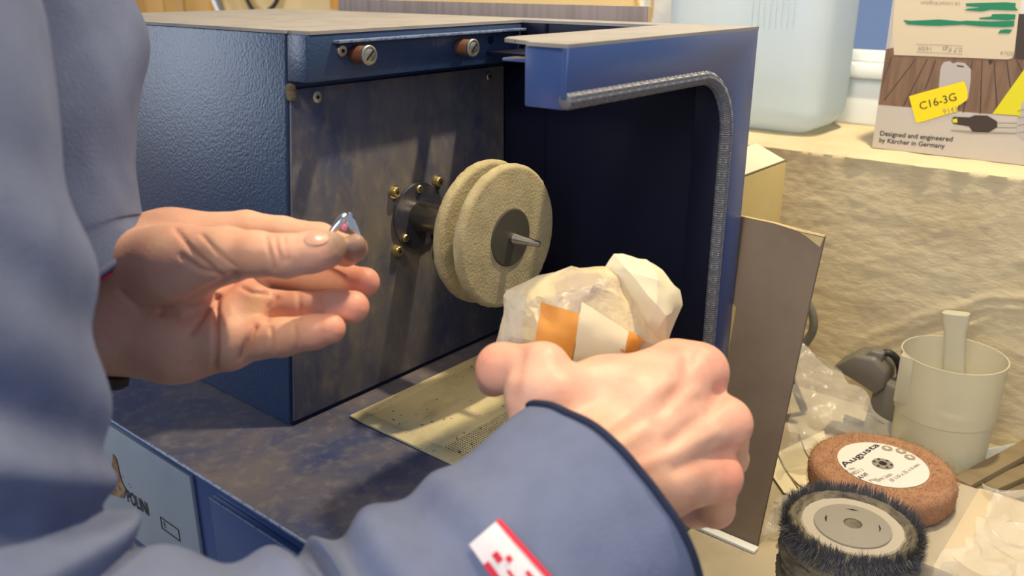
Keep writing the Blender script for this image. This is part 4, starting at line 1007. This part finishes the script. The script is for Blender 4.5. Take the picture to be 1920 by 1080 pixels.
# trunk of the jacket and collar
def trunk_r(i, s, a, r):
    e = 1 / math.sqrt((math.cos(a) / 1.0) ** 2 + (math.sin(a) / .66) ** 2)
    return r * e * (1 + .03 * noise.fractal(Vector((math.cos(a) * 2, math.sin(a) * 2, s * 8)), 1, 2, 3))
Jk = []
def jseg(a, b, ra, rb, k=.05): Jk.append((np.array(a, float), np.array(b, float), ra, rb, k))
jseg(LEFT_SHOULDER, (-.08, -.335, .445), .070, .086); jseg(RIGHT_SHOULDER, (-.08, -.335, .445), .068, .086)
jseg(LEFT_SHOULDER, LEFT_SHOULDER * .55 + LEFT_ELBOW * .45, .068, .056); jseg(RIGHT_SHOULDER, RIGHT_SHOULDER * .6 + RIGHT_ELBOW * .4, .066, .055)
jseg((-.15, -.36, .33), (-.13, -.44, -.06), .124, .120, .06); jseg((.0, -.36, .33), (-.01, -.44, -.06), .124, .120, .06)
JV, JQ = sdf_mesh(Jk, .006); JV = relax(JV, JQ, 2); JN = normals(JV, JQ)
JV = JV + JN * np.array([.004 * noise.fractal(Vector(p) * 14, 1, 2, 3) for p in JV])[:, None]
mesh_obj('jacket_body', JV, JQ.tolist(), CLOTH, jacket, True)
loft('collar', [(-.07, -.340, .475), (-.07, -.332, .505), (-.068, -.325, .535)], [.090, .080, .076], CLOTH, jacket, 40, caps=False)
# trousers and shoes
tr_ = empty('trousers', (-.07, -.45, -.1)); tr_.parent = person; tr_.matrix_parent_inverse = world_of(person).inverted()
loft('waist', [(-.07, -.44, -.08), (-.07, -.445, -.15), (-.07, -.445, -.20)], [.165, .175, .16], TROUSER, tr_, 48, rfun=trunk_r, ref=Vector((1, 0, 0)))
for s in (-1, 1):
    q = smooth_path([(-.07 + s * .085, -.445, -.17, .092), (-.07 + s * .095, -.435, -.35, .080), (-.07 + s * .10, -.43, -.55, .064), (-.07 + s * .105, -.45, -.88, .060)], 8)
    loft('trouser_leg', [p[:3] for p in q], [p[3] for p in q], TROUSER, tr_, 36, rfun=cloth_r(5 + s, [(.35, .01, 1, .02, .004)]))
    loft('shoe', [(-.07 + s * .105, -.50, ZF + .042), (-.07 + s * .105, -.46, ZF + .046), (-.07 + s * .108, -.36, ZF + .036), (-.07 + s * .11, -.27, ZF + .026), (-.07 + s * .11, -.245, ZF + .018)], [.032, .040, .036, .026, .012], CABLE, person, 20)

# ================================================================== held things
# ring between thumb and index
rg = empty('finger_ring', A(648, 445, .441)); tag(rg, 'small polished silver ring with pink stone held in the left fingertips', 'ring')
rc = Vector(A(645, 446, .4485)); ru = Vector(-ROT[:, 1]); rr_ = Vector(ROT[:, 0]); rb = Vector(ROT[:, 2])
rxa = (rr_ * .92 + rb * .25 - ru * .05).normalized(); rup = (ru * .95 + rr_ * .12).normalized()
pts = []; rads = []
for i in range(49):
    t = 2 * math.pi * i / 48 + math.pi / 2; peak = max(0, math.cos((t - math.pi / 2))) ** 10
    R_ = .0072 + .0042 * peak; pts.append(rc + rxa * (math.cos(t) * .0070) + rup * (math.sin(t) * R_)); rads.append(.0014 + .0012 * max(0, math.sin(t)) ** 2)
loft('band', pts, rads, SILVER, rg, 10, caps=False)
st0 = rc + rup * .0070 - rb * .0022
for s in (-1, 1):
    prism('shoulder_plate', [st0 + rxa * s * .0004 + rup * .0044, st0 + rxa * s * .0030 + rup * .0012, st0 + rxa * s * .0048 - rup * .0030, st0 + rxa * s * .0012 - rup * .0006], rb * .0014, SILVER, rg, .0002)
bm = bmesh.new(); bmesh.ops.create_icosphere(bm, subdivisions=1, radius=1)
for v in bm.verts: v.co = rc + rup * (.0052 + v.co.z * .0024) + rxa * v.co.x * .0016 + rb * (v.co.y * .0012 - .0024)
bm_obj('stone', bm, PINK, rg)

# wrapped packet in the right hand
pk = empty('wrapped_packet', A(1110, 660, .51)); tag(pk, 'crumpled plastic wrapped packet with orange card in the right hand', 'packet')
def crumple(name, outline, dn, df, bulge, mat, seed, sub=3, amp=.0022):
    bm = bmesh.new(); vs = []
    cu = sum(p[0] for p in outline) / len(outline); cv = sum(p[1] for p in outline) / len(outline); dm = (dn + df) / 2
    for (u, v) in outline: vs.append(bm.verts.new(at(u, v, dm)))
    for f_, dd in ((.62, dn), (.62, df), (.25, dn - bulge), (.25, df + bulge)):
        for (u, v) in outline[::2] if f_ < .5 else outline: vs.append(bm.verts.new(at(cu + (u - cu) * f_, cv + (v - cv) * f_, dd + .004 * math.sin(u * 1.7 + v * 2.3 + seed))))
    h = bmesh.ops.convex_hull(bm, input=bm.verts[:])
    bmesh.ops.delete(bm, geom=list({g for g in h['geom_interior'] + h['geom_unused'] if isinstance(g, bmesh.types.BMVert)}), context='VERTS')
    bmesh.ops.subdivide_edges(bm, edges=bm.edges[:], cuts=sub, use_grid_fill=True)
    bm.normal_update()
    for v in bm.verts:
        q = v.co * 55 + Vector((seed * 3.1, 0, 0))
        v.co += v.normal * (amp * (1 - 2.4 * abs(noise.noise(q))) + amp * .5 * noise.noise(q * 2.7))
    bmesh.ops.triangulate(bm, faces=bm.faces[:])
    return bm_obj(name, bm, mat, pk, True, 22)
crumple('wrapper', [(934, 665), (942, 590), (952, 545), (1000, 538), (1048, 532), (1072, 502), (1130, 500), (1190, 520), (1240, 600), (1245, 650), (1190, 720), (1080, 745), (985, 730)], .492, .530, .004, WRAP, 1.0)
crumple('wrapper_fold', [(1138, 500), (1152, 478), (1212, 486), (1240, 508), (1272, 545), (1277, 572), (1262, 612), (1246, 642), (1215, 640), (1180, 570)], .496, .526, .003, PAPER, 2.3, amp=.0016)
wobj = [o for o in pk.children if o.name.startswith('wrapper')][0]
surface_patch('orange_card', wobj, 0, [(1015, 566), (1090, 590), (1068, 690), (1000, 676)], ORANGE, pk, .0008, 10, 10)
surface_patch('cream_paper', wobj, 0, [(1090, 566), (1178, 622), (1160, 700), (1070, 700)], PAPER, pk, .0010, 10, 10)
surface_patch('orange_card', wobj, 0, [(1168, 614), (1205, 636), (1190, 664), (1155, 664)], ORANGE, pk, .0006, 6, 6)
surface_patch('tape_end', wobj, 0, [(952, 548), (990, 548), (982, 640), (944, 640)], FILM, pk, .0008, 6, 8)

# watch on the left wrist
wt_ = empty('wrist_watch', A(222, 700, .466)); tag(wt_, 'black wrist watch just below the left jacket cuff', 'watch')
c0 = Vector(A(196, 570, .477)); ax = (Vector(A(260, 572, .477)) - Vector(A(160, 560, .477))).normalized()
uu = Vector(ROT[:, 1]); uu = (uu - ax * uu.dot(ax)).normalized(); ww = ax.cross(uu)
def strap_ring(off, e):
    return [c0 + ax * off + uu * math.cos(t) * (.0365 + e) + ww * math.sin(t) * (.0295 + e) for t in [i * 2 * math.pi / 40 for i in range(40)]]
V = strap_ring(-.008, .0) + strap_ring(-.008, .003) + strap_ring(.008, .003) + strap_ring(.008, 0); Fc = []
for k in range(4):
    for j in range(40): Fc.append((k * 40 + j, k * 40 + (j + 1) % 40, ((k + 1) % 4) * 40 + (j + 1) % 40, ((k + 1) % 4) * 40 + j))
mesh_obj('strap', V, Fc, CABLE, wt_, True, 40)
cb = c0 + uu * .0405 + ax * .004
lathe('case', [(.012, 0), (.0135, .002), (.0135, .006), (.0115, .008)], cb - uu * .003, uu, CABLE, wt_, 32)
